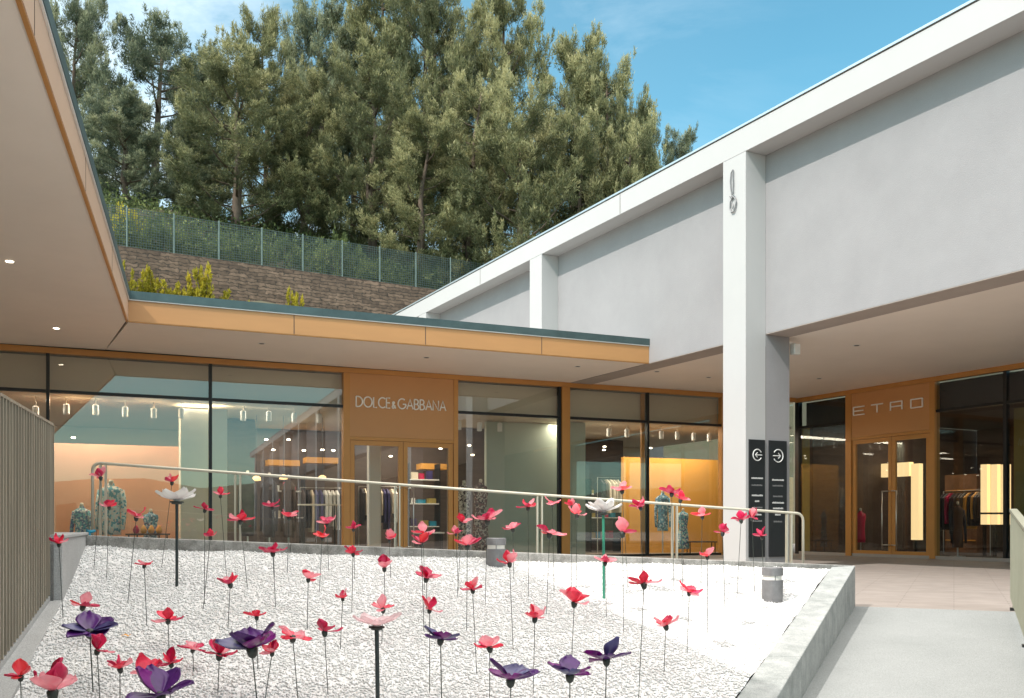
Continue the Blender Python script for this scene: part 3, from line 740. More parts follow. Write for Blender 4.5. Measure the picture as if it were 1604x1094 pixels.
# shop lights
def area(loc, size, e, c=(1, .86, .70), rot=(0, 0, 0), name='shop_lamp'):
    l = bpy.data.lights.new(name, 'AREA'); l.energy = e; l.size = size[0]; l.shape = 'RECTANGLE'; l.size_y = size[1]; l.color = c
    o = bpy.data.objects.new(name, l); col.objects.link(o); o.location = loc; o.rotation_euler = rot; return o
ga = math.atan2(g.y, g.x)
for s_ in (1.2, 4.0, 8.0, 12.0, 14.5):
    p = PG(s_, -1.3 if s_ != 8 else -3); area((p.x, p.y, zc_in - .03), (2.2, .5), 58, rot=(0, 0, ga))
for s_ in (5, 8.5):
    p = PG(s_, -4.4); area((p.x, p.y, zc_in - .03), (2.0, .5), 30, rot=(0, 0, ga))

for x in (120, 235):
    s_ = iv(x, 1.15); p = PG(s_, -1.15); area((p.x, p.y, zc_in - .06), (.5, .15), 7, (1, .62, .30), rot=(R(-25), 0, ga))
# mannequins and display pieces
def cloth_mat(name, a, b_, c_, sc):
    m = bpy.data.materials.new(name); t_, p_ = nodes_of(m); N = t_.nodes; K = t_.links; p_.inputs['Roughness'].default_value = .8
    co = N.new('ShaderNodeTexCoord'); v = N.new('ShaderNodeTexVoronoi'); v.inputs['Scale'].default_value = sc
    r = N.new('ShaderNodeValToRGB'); r.color_ramp.interpolation = 'CONSTANT'; e = r.color_ramp.elements; e[0].color = (*a, 1); e[1].position = .36; e[1].color = (*b_, 1)
    x = e.new(.66); x.color = (*c_, 1); sep = N.new('ShaderNodeSeparateColor')
    K.new(co.outputs['Object'], v.inputs[0]); K.new(v.outputs['Color'], sep.inputs[0]); K.new(sep.outputs[0], r.inputs[0]); K.new(r.outputs[0], p_.inputs['Base Color']); return m
M['floral'] = cloth_mat('floral_cloth', (.50, .62, .62), (.10, .30, .38), (.62, .55, .50), 26)
M['floral2'] = cloth_mat('floral_cloth_small', (.16, .42, .45), (.62, .66, .62), (.10, .16, .30), 34)
M['lace'] = cloth_mat('lace_cloth', (.55, .50, .42), (.06, .04, .04), (.30, .26, .22), 30)
M['lace2'] = cloth_mat('lace_cloth_dark', (.05, .04, .045), (.50, .46, .40), (.20, .10, .10), 34)
M['suit'] = mat('dark_suit', (.035, .03, .035), .8, var=.3, vscale=12)
M['sky_cloth'] = cloth_mat('blue_cloth', (.10, .26, .36), (.45, .55, .60), (.08, .14, .22), 30)

def mannequin(x, ytop, yhem, off, wpx, m, label, skirt=False, arms=True, P=None, foot=None):
    P = P or PG
    base = P(0, -off); dd = (P(1, -off) - base); k_ = (x - 802) / FPX; s_ = (k_ * base.y - base.x) / (dd.x - k_ * dd.y); p = P(s_, -off)
    zt_ = EYE + (821 - ytop) / FPX * p.y; zb = EYE + (821 - yhem) / FPX * p.y; zb = max(zb, FL + .06); W = wpx / FPX * p.y; H = zt_ - zb
    o = thing('mannequin', label, 'mannequin', (p.x, p.y, FL + .013))
    c = (p.x, p.y, zb)
    hw = W / 2 * (.80 if arms else 1)
    if skirt: prof = [(hw * .95, 0), (hw * .98, H * .1), (hw * .80, H * .4), (hw * .62, H * .58), (hw * .78, H * .75), (hw * .88, H * .86), (hw * .70, H * .93), (hw * .26, H * .97), (hw * .22, H)]
    else: prof = [(hw * .80, 0), (hw * .84, H * .12), (hw * .74, H * .38), (hw * .80, H * .62), (hw * .95, H * .80), (hw * .86, H * .89), (hw * .30, H * .95), (hw * .26, H)]
    MB().lathe(c, prof, 18, 1, .55).build('garment', m, o, smooth=True)
    MB().lathe((p.x, p.y, zt_), [(hw * .20, -.01), (hw * .19, .05), (hw * .10, .06)], 12).build('neck', M['pale_in'], o, smooth=True)
    if arms:
        for sd in (-1, 1):
            MB().tube([(p.x + sd * hw * .82, p.y, zb + H * .86), (p.x + sd * hw * 1.02, p.y, zb + H * .62), (p.x + sd * hw * 1.08, p.y - .03, zb + H * .34), (p.x + sd * hw * 1.04, p.y - .06, zb + H * .10)],
                      [hw * .26, hw * .24, hw * .20, hw * .17], 10).build('sleeve', m, o, smooth=True)
    MB().tube([(p.x, p.y, FL + .03), (p.x, p.y, zb + .05)], .018, 8).build('pole', M['steel'], o)
    MB().lathe((p.x, p.y, FL + .014), [(.16, 0), (.16, .012), (.02, .02)], 18).build('base', M['steel'], o)
    return o
mannequin(174, 757, 838, 1.0, 48, M['floral'], 'headless mannequin in pale blue floral shirt before the salmon backdrop')
mannequin(128, 793, 850, 1.0, 34, M['floral2'], 'small mannequin in teal floral top left of the taller floral shirt')
mannequin(236, 802, 848, 1.1, 26, M['sky_cloth'], 'small torso in light blue cloth right of the tall floral shirt', arms=False)
mannequin(388, 742, 840, 1.9, 30, M['suit'], 'leftmost dark suited mannequin left of the shop doors')
mannequin(422, 745, 842, 2.6, 28, M['suit'], 'middle dark suited mannequin left of the shop doors')
mannequin(452, 748, 842, 3.2, 24, M['darkbrown'], 'brown clad mannequin rightmost of three left of the shop doors')
mannequin(727, 757, 858, 1.0, 24, M['lace'], 'mannequin in cream lace dress right beside the shop doors', skirt=True, arms=False)
mannequin(753, 755, 862, .9, 27, M['lace2'], 'mannequin in dark patterned lace dress beside the sage screen', skirt=True, arms=False)
mannequin(1038, 772, 832, 1.2, 26, M['sky_cloth'], 'mannequin in blue print shirt left in front of the ochre wall')
mannequin(1070, 800, 860, 1.3, 20, M['floral2'], 'mannequin in narrow blue print dress in front of the ochre wall', skirt=True, arms=False)

def small_table(x, ytop, off, wpx, label, m, P=PG):
    base = P(0, -off); dd = (P(1, -off) - base); k_ = (x - 802) / FPX; s_ = (k_ * base.y - base.x) / (dd.x - k_ * dd.y); p = P(s_, -off)
    z_ = EYE + (821 - ytop) / FPX * p.y; W = wpx / FPX * p.y; o = thing('display_table', label, 'table', (p.x, p.y, FL + .013))
    MB().box((p.x - W / 2, p.y - .25), (W, 0), (0, .5), z_ - .03, z_).build('table_top', m, o)
    for sx in (-1, 1):
        for sy in (-1, 1): MB().tube([(p.x + sx * (W / 2 - .04), p.y + sy * .2, FL + .013), (p.x + sx * (W / 2 - .04), p.y + sy * .2, z_ - .031)], .014, 6).build('leg', M['black'], o)
    return p, z_
p, z_ = small_table(232, 836, .75, 54, 'low display table under the light blue torso', M['darkbrown'])
for i, (dx, cm) in enumerate(((-.22, 'petal_crimson'), (-.08, 'glow'), (.06, 'spot_lit'), (.2, 'glow'))):
    tag(MB().lathe((p.x + dx, p.y, z_ + .001), [(.03, 0), (.05, .02), (.06, .07), (.035, .12), (.02, .15)], 12).build('vase', M['ochre'] if i != 0 else M[cm], origin=(p.x + dx, p.y, z_), smooth=True),
        'small ' + ('crimson' if i == 0 else 'ochre') + ' vase on the low display table, ' + ('leftmost', 'second from left', 'third from left', 'rightmost')[i], 'vase', 'vases on the display table')
small_table(500, 790, 1.6, 60, 'pale display table in the window left of the doors', M['pale_in'])
small_table(672, 834, 2.0, 46, 'white display table seen through the right door leaf', M['shop_white'])
small_table(1098, 848, 1.1, 44, 'dark low table in front of the ochre wall', M['darkbrown'])
def clothes_rack(x, ytop, off, ln_, label, P=PG, cols_=('suit', 'petal_indigo', 'taupe', 'darkbrown', 'shop_white')):
    base = P(0, -off); dd = (P(1, -off) - base); k_ = (x - 802) / FPX; s_ = (k_ * base.y - base.x) / (dd.x - k_ * dd.y); p = P(s_, -off); u_ = dd.normalized(); v_ = Vector((-u_.y, u_.x))
    z_ = EYE + (821 - ytop) / FPX * p.y; o = thing('clothes_rack', label, 'clothes rack', (p.x, p.y, FL + .013)); e = p + u_ * ln_
    MB().tube([(p.x, p.y, FL + .02), (p.x, p.y, z_), (e.x, e.y, z_), (e.x, e.y, FL + .02)], .012, 6).build('rail_frame', M['steel'], o)
    q_ = .06; rd = random.Random(int(x)); 
    while q_ < ln_ - .05:
        c = p + u_ * q_; h_ = rd.uniform(.62, 1.0); th = rd.uniform(.018, .032); w_ = rd.uniform(.19, .24); m_ = M[rd.choice(cols_)]
        b = MB(); A_ = [(w_ * .9, -h_), (w_, -h_ * .6), (w_ * .92, -.16), (.05, -.05)]; vs = []
        for sgn in (-1, 1):
            for (ww, zz) in A_:
                for side in (-1, 1):
                    k2 = c + u_ * th * sgn * (1 if zz < -.1 else .5) + v_ * ww * side; vs.append((k2.x, k2.y, z_ + zz))
        fs_ = []
        for k3 in range(3):
            i0 = k3 * 2; fs_ += [(i0, i0 + 1, i0 + 3, i0 + 2), (8 + i0, 8 + i0 + 2, 8 + i0 + 3, 8 + i0 + 1), (i0, i0 + 2, 8 + i0 + 2, 8 + i0), (i0 + 1, 8 + i0 + 1, 8 + i0 + 3, i0 + 3)]
        fs_ += [(0, 8, 9, 1), (6, 7, 15, 14)]; b.add(vs, fs_); b.build('garment', m_, o); q_ += rd.uniform(.07, .11)
clothes_rack(470, 764, 2.9, 1.1, 'clothes rack with dark garments in the window left of the shop doors')
clothes_rack(562, 762, 3.4, .9, 'clothes rack with dark garments seen through the left door leaf')
clothes_rack(936, 748, 2.2, .7, 'clothes rack with dark garments right of the wide bronze jamb')
clothes_rack(1478, 770, 2.6, 1.2, 'clothes rack with coats behind the window right of the right hand doors', PE, ('suit', 'darkbrown', 'etro_dark', 'petal_crimson', 'ochre'))
clothes_rack(1302, 772, 1.9, .8, 'clothes rack with coats behind the glass left of the right hand doors', PE, ('suit', 'darkbrown', 'etro_dark', 'olive'))
# warm pendant glow lamps over the suits
for x, y, lb in ((402, 750, 'left'), (444, 748, 'middle'), (505, 749, 'right')):
    off = 2.4; s_ = iv(x, off); q_ = PG(s_, -off); zz = iz(x, y, off)
    o = thing('hanging_lamp', 'warm glowing hanging lamp above the suits, ' + lb + ' of three', 'lamp', (q_.x, q_.y, zz), 'warm hanging lamps in the shop')
    MB().lathe((q_.x, q_.y, zz), [(.03, -.05), (.09, -.04), (.08, .03), (.03, .06)], 14).build('lamp_shade', M['glow'], o, smooth=True)
    MB().tube([(q_.x, q_.y, zz + .05), (q_.x, q_.y, zc_in)], .006, 5).build('cord', M['black'], o)

# ------------------------------------------------------------------ grey building
gbld = thing('grey_building', 'tall pale grey building with white columns and eaves over a shop front', 'building', (7, 14, FL))
ZE0, ZE1 = EYE + 5.81, EYE + 6.19       # fascia bottom and top
UF, UN = -17.0, 62.0
b = MB(); b.box(PW(UF), PW(UN) - PW(UF), n * .5, SO + .0, ZE0 - .002); b.build('wall', M['stucco'], gbld)
b = MB(); b.box(PW(UF, .003), (PW(UN) - PW(UF)), n * .494, SO - .012, SO - .002); b.build('wall_underside', M['under'], gbld)
b = MB(); b.box(PW(UF - .5, -.41), PW(UN) - PW(UF) + t * .5, n * .92, ZE0, ZE1); fas = b.build('eaves', M['white'], gbld)
b = MB(); b.box(PW(UF - .5, -.425), PW(UN) - PW(UF) + t * .5, n * .9, ZE1 + .022, ZE1 + .055); b.build('coping', M['coping'], gbld)
b = MB(); b.box(PW(UF - .5, -.395), PW(UN) - PW(UF) + t * .5, n * .9, ZE1 + .001, ZE1 + .021); b.build('shadow_gap', M['seam'], gbld)
for x in (971, 752):
    k_ = (x - 802) / FPX; bs = PW(0, -.41); u_ = (k_ * bs.y - bs.x) / (t.x - k_ * t.y)
    MB().box(PW(u_, -.4125), t * .014, n * .002, ZE0 + .004, ZE1 - .004).build('eaves_joint', M['seam'], gbld)
b = MB(); b.box(PW(UF, .52), PW(UN) - PW(UF), n * 10, ZE1 - .25, ZE1 - .02); b.build('roof', M['gutter'], gbld)
b = MB(); b.box(PW(UN, .0), -t * .3, n * 10, FL - .5, ZE0 - .003); b.build('end_wall', M['stucco'], gbld)
b = MB(); b.box(PW(UF, .5), t * .3, n * 10, FL - .5, ZE0 - .003); b.build('end_wall', M['stucco'], gbld)
# columns
cw, cd = .533, .91
cols = []
for i, u_ in enumerate((0, -6.43, -12.86) + tuple(6.43 * k for k in range(1, 10))):
    zb = FL if i == 0 else (S_ROOF - .04 if u_ < 0 else -.4)
    b = MB(); b.box(PW(u_, -.407), -t * cw, n * .404, zb, ZE0 - .004); c = b.build('column', M['white'], gbld); cols.append(c)
    if i == 0:
        c2 = MB(); c2.box(PW(u_, -.001), -t * cw, n * .50, FL, SO - .015); c2.build('column_inner', M['stucco'], gbld)
        MB().box(PW(u_, -.002) + t * .001, -t * .02, n * .004, FL, SO - .2).build('column_joint', M['seam'], gbld)
# plinth trim at the foot of the big column
# soffit over the ETRO walkway
CS = isect(G0, g, PW(0, .502), t)
b = MB(); b.prism([tuple(p) for p in (PW(61.5, .502), CS, CORN + Vector((0, 0)), PE(66.0, 0))], SO + .001, SO + .06); b.build('soffit', M['soffit'], gbld)

# storefront beside
def eL(x): return uL(x, E0)
ue = {x: eL(x) for x in (1246, 1327, 1336, 1458, 1467, 1578, 1700, 1900, 2300)}
ZT2 = 3.795
fbox(PE, .02, 17, .05, .14, SO - .10, SO - .004, 'head_channel', M['frame_orange'], gbld)
window(PE, .14, ue[1327], BASE, gbld, M['glass_dark'], mull_l=False, mull_r=False, tz=ZT2)
fbox(PE, .02, .135, .04, .12, BASE, SO - .106, 'corner_post', M['black'], gbld)
jamb(PE, ue[1327] + .003, ue[1336], gbld); jamb(PE, ue[1458] + .01, ue[1467], gbld)
pan_et = doorway(PE, ue[1336] + .002, ue[1458] + .008, 3.43, gbld, M['glass_dark'], .53)
window(PE, ue[1467] + .003, ue[1578], BASE, gbld, M['glass_dark'], mull_l=False, tz=ZT2, w=.07)
window(PE, ue[1578] + .003, ue[1900], BASE, gbld, M['glass_dark'], mull_l=False, tz=ZT2, w=.07)
window(PE, ue[1900] + .003, ue[2300] + 1.5, BASE, gbld, M['glass_dark'], mull_l=False, tz=ZT2, w=.07)
fbox(PE, .14, 16, .034, .05, FL + .001, BASE - .001 + .06, 'sill', M['under'], gbld)
# letters E T R O drawn as open box strokes
BX = {'E': [[(1, 1), (0, 1), (0, 0), (1, 0)], [(0, .5), (.9, .5)]], 'T': [[(0, 1), (1, 1)], [(.5, 1), (.5, 0)]],
      'R': [[(0, 0), (0, 1), (1, 1), (1, 0)], [(0, .45), (1, .45)]], 'O': [[(0, 0), (0, 1), (1, 1), (1, 0), (0, 0)]]}
for c, x0, x1 in (('E', 1340, 1357), ('T', 1368, 1386), ('R', 1398, 1416), ('O', 1430, 1448)):
    a0, a1 = eL(x0), eL(x1); b = MB()
    for st in BX[c]:
        pts = []
        for (a, v_) in st:
            q_ = PE(a0 + (a1 - a0) * a, .062); pts.append((q_.x, q_.y, 3.915 + .175 * v_))
        for i in range(len(pts) - 1): b.tube(pts[i:i + 2], .0155, 6)
    b.build('letter', M['letter'], pan_et)
fbox(PE, ue[2300] + 1.6, 64, .02, .3, -.3, SO - .005, 'arcade_wall', M['etro_dark'], gbld)
def dl2(x, y): downlight(x, y, gbld)
for x, y in ((1342, 541), (1283, 593), (1110, 591), (1029, 582)): dl2(x, y)

# interior of the second shop
fbox(PE, .3, 16, -.2, 6, FL + .001, FL + .012, 'shop_floor', M['etro_dark'], gbld)
fbox(PE, .3, 16, -.2, 6, SO - .5, SO - .44, 'shop_ceiling', M['etro_dark'], gbld)
fbox(PE, .16, .26, -.3, 6, FL + .012, SO - .5, 'inner_wall', M['darkbrown'], gbld)
fbox(PE, .3, 16, -6.2, .1, FL + .012, SO - .5, 'back_wall', M['darkbrown'], gbld)
fbox(PE, .15, 16, -.2, .06, ZT2 + .03, SO - .11, 'bulkhead', M['etro_dark'], gbld)
def ev(x, off):
    base = PE(0, -off); k_ = (x - 802) / FPX; return (k_ * base.y - base.x) / (t.x - k_ * t.y)
def ebox(x0, x1, y0, y1, off, dep, name, m, label=None, cat=None, parent=None, group=None):
    s0, s1 = ev(x0, off), ev(x1, off); p = PE(s0, -off)
    z1 = min(EYE + (821 - y0) / FPX * p.y, SO - .51); z0 = FL + .013 if y1 is None else max(EYE + (821 - y1) / FPX * p.y, FL + .013)
    b = MB(); b.box(p, PE(s1, -off) - p, PE(s0, -off - dep) - p, z0, z1)
    o = b.build(name, m, parent, origin=None if parent else (p.x, p.y, z0))
    if label: tag(o, label, cat, group)
    return o
ebox(1254, 1292, 660, None, 1.6, .12, 'screen_wall', M['olive'], 'olive gold screen inside the glass right of the big column', 'display panel')
ebox(1296, 1326, 690, None, 2.4, .2, 'screen_wall', M['darkbrown'], 'dark wood screen left of the right hand shop doors', 'display panel')
ebox(1588, 1680, 640, None, 1.2, .3, 'screen_wall', M['olive'], 'olive gold screen at the right edge of the picture', 'display panel')
lit = thing('lit_shelf_frame', 'glowing amber shelf frame bent like an upturned L behind the right hand doors', 'lit shelves', (8.5, 21.5, FL))
ebox(1380, 1424, 727, 748, 2.6, .15, 'lit_head', M['glow'], parent=lit); ebox(1427, 1439, 727, 846, 2.6, .15, 'lit_upright', M['glow'], parent=lit)
MB().box(PE(ev(1433, 2.7), -2.68), t * .05, n * .05, FL + .013, 1.4).build('foot', M['black'], lit)
for k_, x in enumerate((1536, 1552, 1568)):
    tt = thing('lit_column_shelf', 'glowing amber strip shelf, ' + ('left', 'middle', 'right')[k_] + ' of three in the far right shop window', 'lit shelves', (9.5, 20, FL), 'lit amber strips')
    ebox(x, x + 10, 728, 803, 2.2, .12, 'lit_strip', M['glow'], parent=tt); ebox(x, x + 10, 806, 822, 2.2, .12, 'lit_strip', M['glow'], parent=tt)
    ebox(x + 3, x + 7, 822.5, None, 2.25, .05, 'foot', M['black'], parent=tt)
    ebox(x - 2, x + 11, 803.2, 805.8, 2.15, .2, 'shelf', M['black'], parent=tt)
# clothes rails and figures in the dark shop
mannequin(1292, 795, 860, 1.2, 20, M['sky_cloth'], 'mannequin in blue blouse behind the glass left of the right hand doors', P=PE, arms=False)
mannequin(1348, 800, 850, 1.6, 18, M['petal_crimson'], 'mannequin in dark red top seen through the left of the right hand doors', P=PE, arms=False)
mannequin(1500, 790, 858, 1.5, 26, M['suit'], 'mannequin in black coat behind the window right of the right hand doors', P=PE)
for x0, x1, y0, lb in ((1300, 1324, 760, 'dark wooden clothes cabinet left of the right hand doors'), (1345, 1378, 735, 'brown wooden cabinet seen through the right hand doors'), (1480, 1530, 745, 'brown wooden cabinet left of the three amber strips')):
    o = thing('cabinet', lb, 'cabinet', (8, 22, FL)); off = 4.2
    s0, s1 = ev(x0, off), ev(x1, off); zt_ = EYE + (821 - y0) / FPX * PE(s0, -off).y
    MB().box(PE(s0, -off), t * (s1 - s0), n * .5, FL + .013, zt_).build('carcass', mat('cabinet_wood', (.17, .085, .045), .5, var=.4, vscale=3), o)
    for k_ in range(4):
        zz = FL + .3 + k_ * (zt_ - FL - .3) / 4; MB().box(PE(s0 + .03, -off + .02), t * (s1 - s0 - .06), n * .019, zz, zz + .03).build('drawer_edge', M['ochre'], o)
for u_ in (1.5, 3.3, 5.5):
    p = PE(u_, -3); area((p.x, p.y, SO - .53), (.5, 1.5), 26, (1, .78, .55), rot=(0, 0, math.atan2(t.y, t.x)))

# directory boards on the column
def board(P3, dirv, nout, w, z0, z1, label, flip):
    o = thing('directory_board', label, 'sign', (P3.x, P3.y, z0), 'black directory boards on the big column')
    b = MB(); b.box(P3, dirv * w, nout * .02, z0, z1); b.build('board', M['sign_black'], o, bevel=.002)
    def P2(a, z, off=.0215): q_ = P3 + dirv * a + nout * off; return (q_.x, q_.y, z)
    ic = MB(); cx_, cz_, r = w / 2, z1 - .24, w * .27
    a0, a1 = (30, 330) if not flip else (210, 510)
    ic.tube([P2(cx_ + r * math.cos(R(a)), cz_ + r * math.sin(R(a))) for a in np.linspace(a0, a1, 26)], .009, 6)
    sg_ = -1 if not flip else 1
    ic.tube([P2(cx_ - sg_ * r * 1.1, cz_), P2(cx_ + sg_ * r * .45, cz_)], .008, 6)
    ic.tube([P2(cx_ + sg_ * r * .0, cz_ + r * .42), P2(cx_ + sg_ * r * .48, cz_), P2(cx_ + sg_ * r * .0, cz_ - r * .42)], .008, 6)
    ic.build('arrow_symbol', M['sign_ink'], o)
    rows = [(.60, .72, 1), (.71, .7, 0), (.87, .68, 1), (.96, .3, 1), (1.06, .66, 0), (1.17, .6, 1), (1.27, .58, 0)] if not flip else [(.62, .68, 1), (.71, .62, 0), (.88, .56, 0), (.98, .66, 1), (1.07, .58, 1), (1.17, .34, 1), (1.28, .5, 0)]
    for dz, ww, br in rows:
        rb = MB(); a = w / 2 - ww * w / 2; rnd = random.Random(int(dz * 100))
        while a < w / 2 + ww * w / 2 - .01:
            cwid = rnd.uniform(.008, .016)
            q0 = P3 + dirv * a + nout * .0205
            rb.box(q0, dirv * cwid, nout * .0015, z1 - dz - .016, z1 - dz + .012 - rnd.uniform(0, .008)); a += cwid + .006
        rb.build('text_row', M['sign_ink'] if br else M['ink_dim'], o)
zc0, zc1 = EYE + (821 - 873) / FPX * 15.0, EYE + (821 - 689) / FPX * 15.0
# on the narrow side of the white part and on the inner grey part, both facing the viewer
board(PW(.0015, -.40 + .045), n, t, .325, zc0, zc1, 'black directory board with arrow in circle pointing left, white column side', False)
board(PW(.0015, .055), n, t, .37, zc0, zc1, 'black directory board with arrow in circle pointing right, inner grey column side', True)

# emblem on the column, a raised ring and tall stroke
em = MB()
def PCf(x, y, off=.43):
    bs = PW(0, -off); k_ = (x - 802) / FPX; u_ = (k_ * bs.y - bs.x) / (t.x - k_ * t.y); q_ = PW(u_, -off); return (q_.x, q_.y, EYE + (821 - y) / FPX * q_.y)
em.tube([PCf(1148, 266), PCf(1145.2, 272), PCf(1144, 284), PCf(1144.6, 296), PCf(1146, 304), PCf(1148, 304), PCf(1148.4, 288), PCf(1148, 266)], .010, 6)
em.tube([PCf(1146, 307), PCf(1151, 310), PCf(1153, 317), PCf(1151.5, 326), PCf(1149.5, 332), PCf(1146, 333), PCf(1143.4, 327), PCf(1144, 317), PCf(1147.5, 310)], .012, 6)
em.tube([PCf(1143, 308), PCf(1147, 311), PCf(1151, 308)], .009, 6)
em.tube([PCf(1146.6, 318), PCf(1148.4, 323), PCf(1147.4, 328)], .008, 6)
em.build('emblem', M['lamp_grey'], cols[0])
# loudspeaker under the soffit at the inner side of the big column
sp_ = Vector(PW(-.1, .60)); so = thing('loudspeaker', 'small cream loudspeaker under the soffit beside the big column top', 'loudspeaker', (sp_.x, sp_.y, SO - .25))
MB().box(sp_, t * .11, n * .13, SO - .27, SO - .10).build('cabinet', M['shop_white'], so, bevel=.01)
MB().box(sp_ + n * -.095 - t * .0, t * .03, n * .2, SO - .095, SO - .07).build('bracket', M['shop_white'], so)

# ------------------------------------------------------------------ hillside behind
HF0 = Vector((-18.1, 45.0)); hdv = Vector((.859, .510)).normalized(); hnv = Vector((-hdv.y, hdv.x))    # hnv up the hill
def hill_z(q):
    pr = [(-22, -.3), (-17, 3), (-8, 10.6), (-.01, 11.3), (.25, 14.38), (3, 15.4), (10, 19.4), (18, 20.6), (40, 20.), (90, 12), (160, -.3)]
    for (a, za), (c, zc) in zip(pr, pr[1:]):
        if a <= q <= c: return za + (zc - za) * (q - a) / (c - a)
    return -.3
hb = MB(); qs = [-22, -19.5, -17, -14, -11, -8, -4, -.01, .25, 1.5, 3, 5, 7.5, 10, 14, 18, 25, 40, 60, 90, 120, 160]; ss = list(range(-60, 100, 4))
for s_ in ss:
    for q_ in qs:
        p = HF0 + hdv * s_ + hnv * q_; nzv = 0 if abs(q_) < .5 or q_ <= -22 else .35 * math.sin(s_ * .7 + q_) + .25 * math.sin(s_ * 1.9 - q_ * .6)
        hb.v.append((p.x, p.y, hill_z(q_) + nzv))
nq = len(qs)
for i in range(len(ss) - 1):
    for j in range(nq - 1): hb.f.append((i * nq + j, (i + 1) * nq + j, (i + 1) * nq + j + 1, i * nq + j + 1))
struct(hb.build('hillside', M['soil'], smooth=True))

# stone retaining wall
def stone_mat():
    m = bpy.data.materials.new('dry_stone'); t_, b_ = nodes_of(m); N = t_.nodes; K = t_.links; b_.inputs['Roughness'].default_value = .9
    co = N.new('ShaderNodeTexCoord'); mp2 = N.new('ShaderNodeMapping'); mp2.inputs['Rotation'].default_value = (R(90), 0, 0)
    sx = N.new('ShaderNodeSeparateXYZ'); cb = N.new('ShaderNodeCombineXYZ')
    br = N.new('ShaderNodeTexBrick'); br.inputs['Scale'].default_value = 1; br.inputs['Brick Width'].default_value = .8; br.inputs['Row Height'].default_value = .17; br.inputs['Mortar Size'].default_value = .018
    br.inputs['Color1'].default_value = (.235, .155, .11, 1); br.inputs['Color2'].default_value = (.12, .08, .058, 1); br.inputs['Mortar'].default_value = (.08, .062, .05, 1); br.inputs['Mortar Smooth'].default_value = .6
    nz_ = N.new('ShaderNodeTexNoise'); nz_.inputs['Scale'].default_value = 4.5; nz_.inputs['Detail'].default_value = 10
    ad = N.new('ShaderNodeVectorMath'); ad.operation = 'MULTIPLY_ADD'; ad.inputs[1].default_value = (.35, .28, .25)
    mm = N.new('ShaderNodeMix'); mm.data_type = 'RGBA'; mm.blend_type = 'OVERLAY'; mm.inputs[0].default_value = .8
    bp = N.new('ShaderNodeBump'); bp.inputs['Distance'].default_value = .08
    K.new(co.outputs['Object'], sx.inputs[0]); K.new(sx.outputs[0], cb.inputs[0]); K.new(sx.outputs[2], cb.inputs[1])
    K.new(co.outputs['Object'], nz_.inputs[0]); K.new(nz_.outputs['Color'], ad.inputs[0]); K.new(cb.outputs[0], ad.inputs[2]); K.new(ad.outputs[0], br.inputs[0])
    K.new(br.outputs[0], mm.inputs[6]); K.new(nz_.outputs[0], mm.inputs[7])
    hs = N.new('ShaderNodeHueSaturation'); hs.inputs['Saturation'].default_value = 1.0; K.new(mm.outputs[2], hs.inputs['Color'])
    K.new(hs.outputs[0], b_.inputs['Base Color']); K.new(br.outputs['Fac'], bp.inputs['Height']); bp.invert = True; K.new(bp.outputs[0], b_.inputs['Normal'])
    return m
b = MB(); b.box(HF0 - hdv * 30 - hnv * .55, hdv * 80, hnv * .5, 7, 14.38)
tag(b.build('retaining_wall', stone_mat(), origin=(HF0.x, HF0.y, 7)), 'rough brown stone retaining wall below the green mesh fence', 'wall')

# green mesh fence on top of the wall
mf = thing('mesh_fence', 'long dark green mesh fence with slim posts on the stone wall', 'fence', (HF0.x, HF0.y, 14.4))
sp2 = 2.13
for i in range(-6, 22):
    p = HF0 + hdv * (i * sp2)
    MB().tube([(p.x, p.y, 14.2), (p.x, p.y, 16.44)], .03, 6).build('post', M['post_grey'], mf)
    b = MB(); a = .03
    while a < sp2 - .02:
        q_ = HF0 + hdv * (i * sp2 + a); b.box(q_, hdv * .028, hnv * .012, 14.42, 16.38); a += .118
    for k_ in range(17):
        b.box(HF0 + hdv * (i * sp2 + .03) - hnv * .014, hdv * (sp2 - .06), hnv * .012, 14.42 + k_ * .12, 14.446 + k_ * .12)
    b.build('mesh_panel', M['mesh_green'], mf)

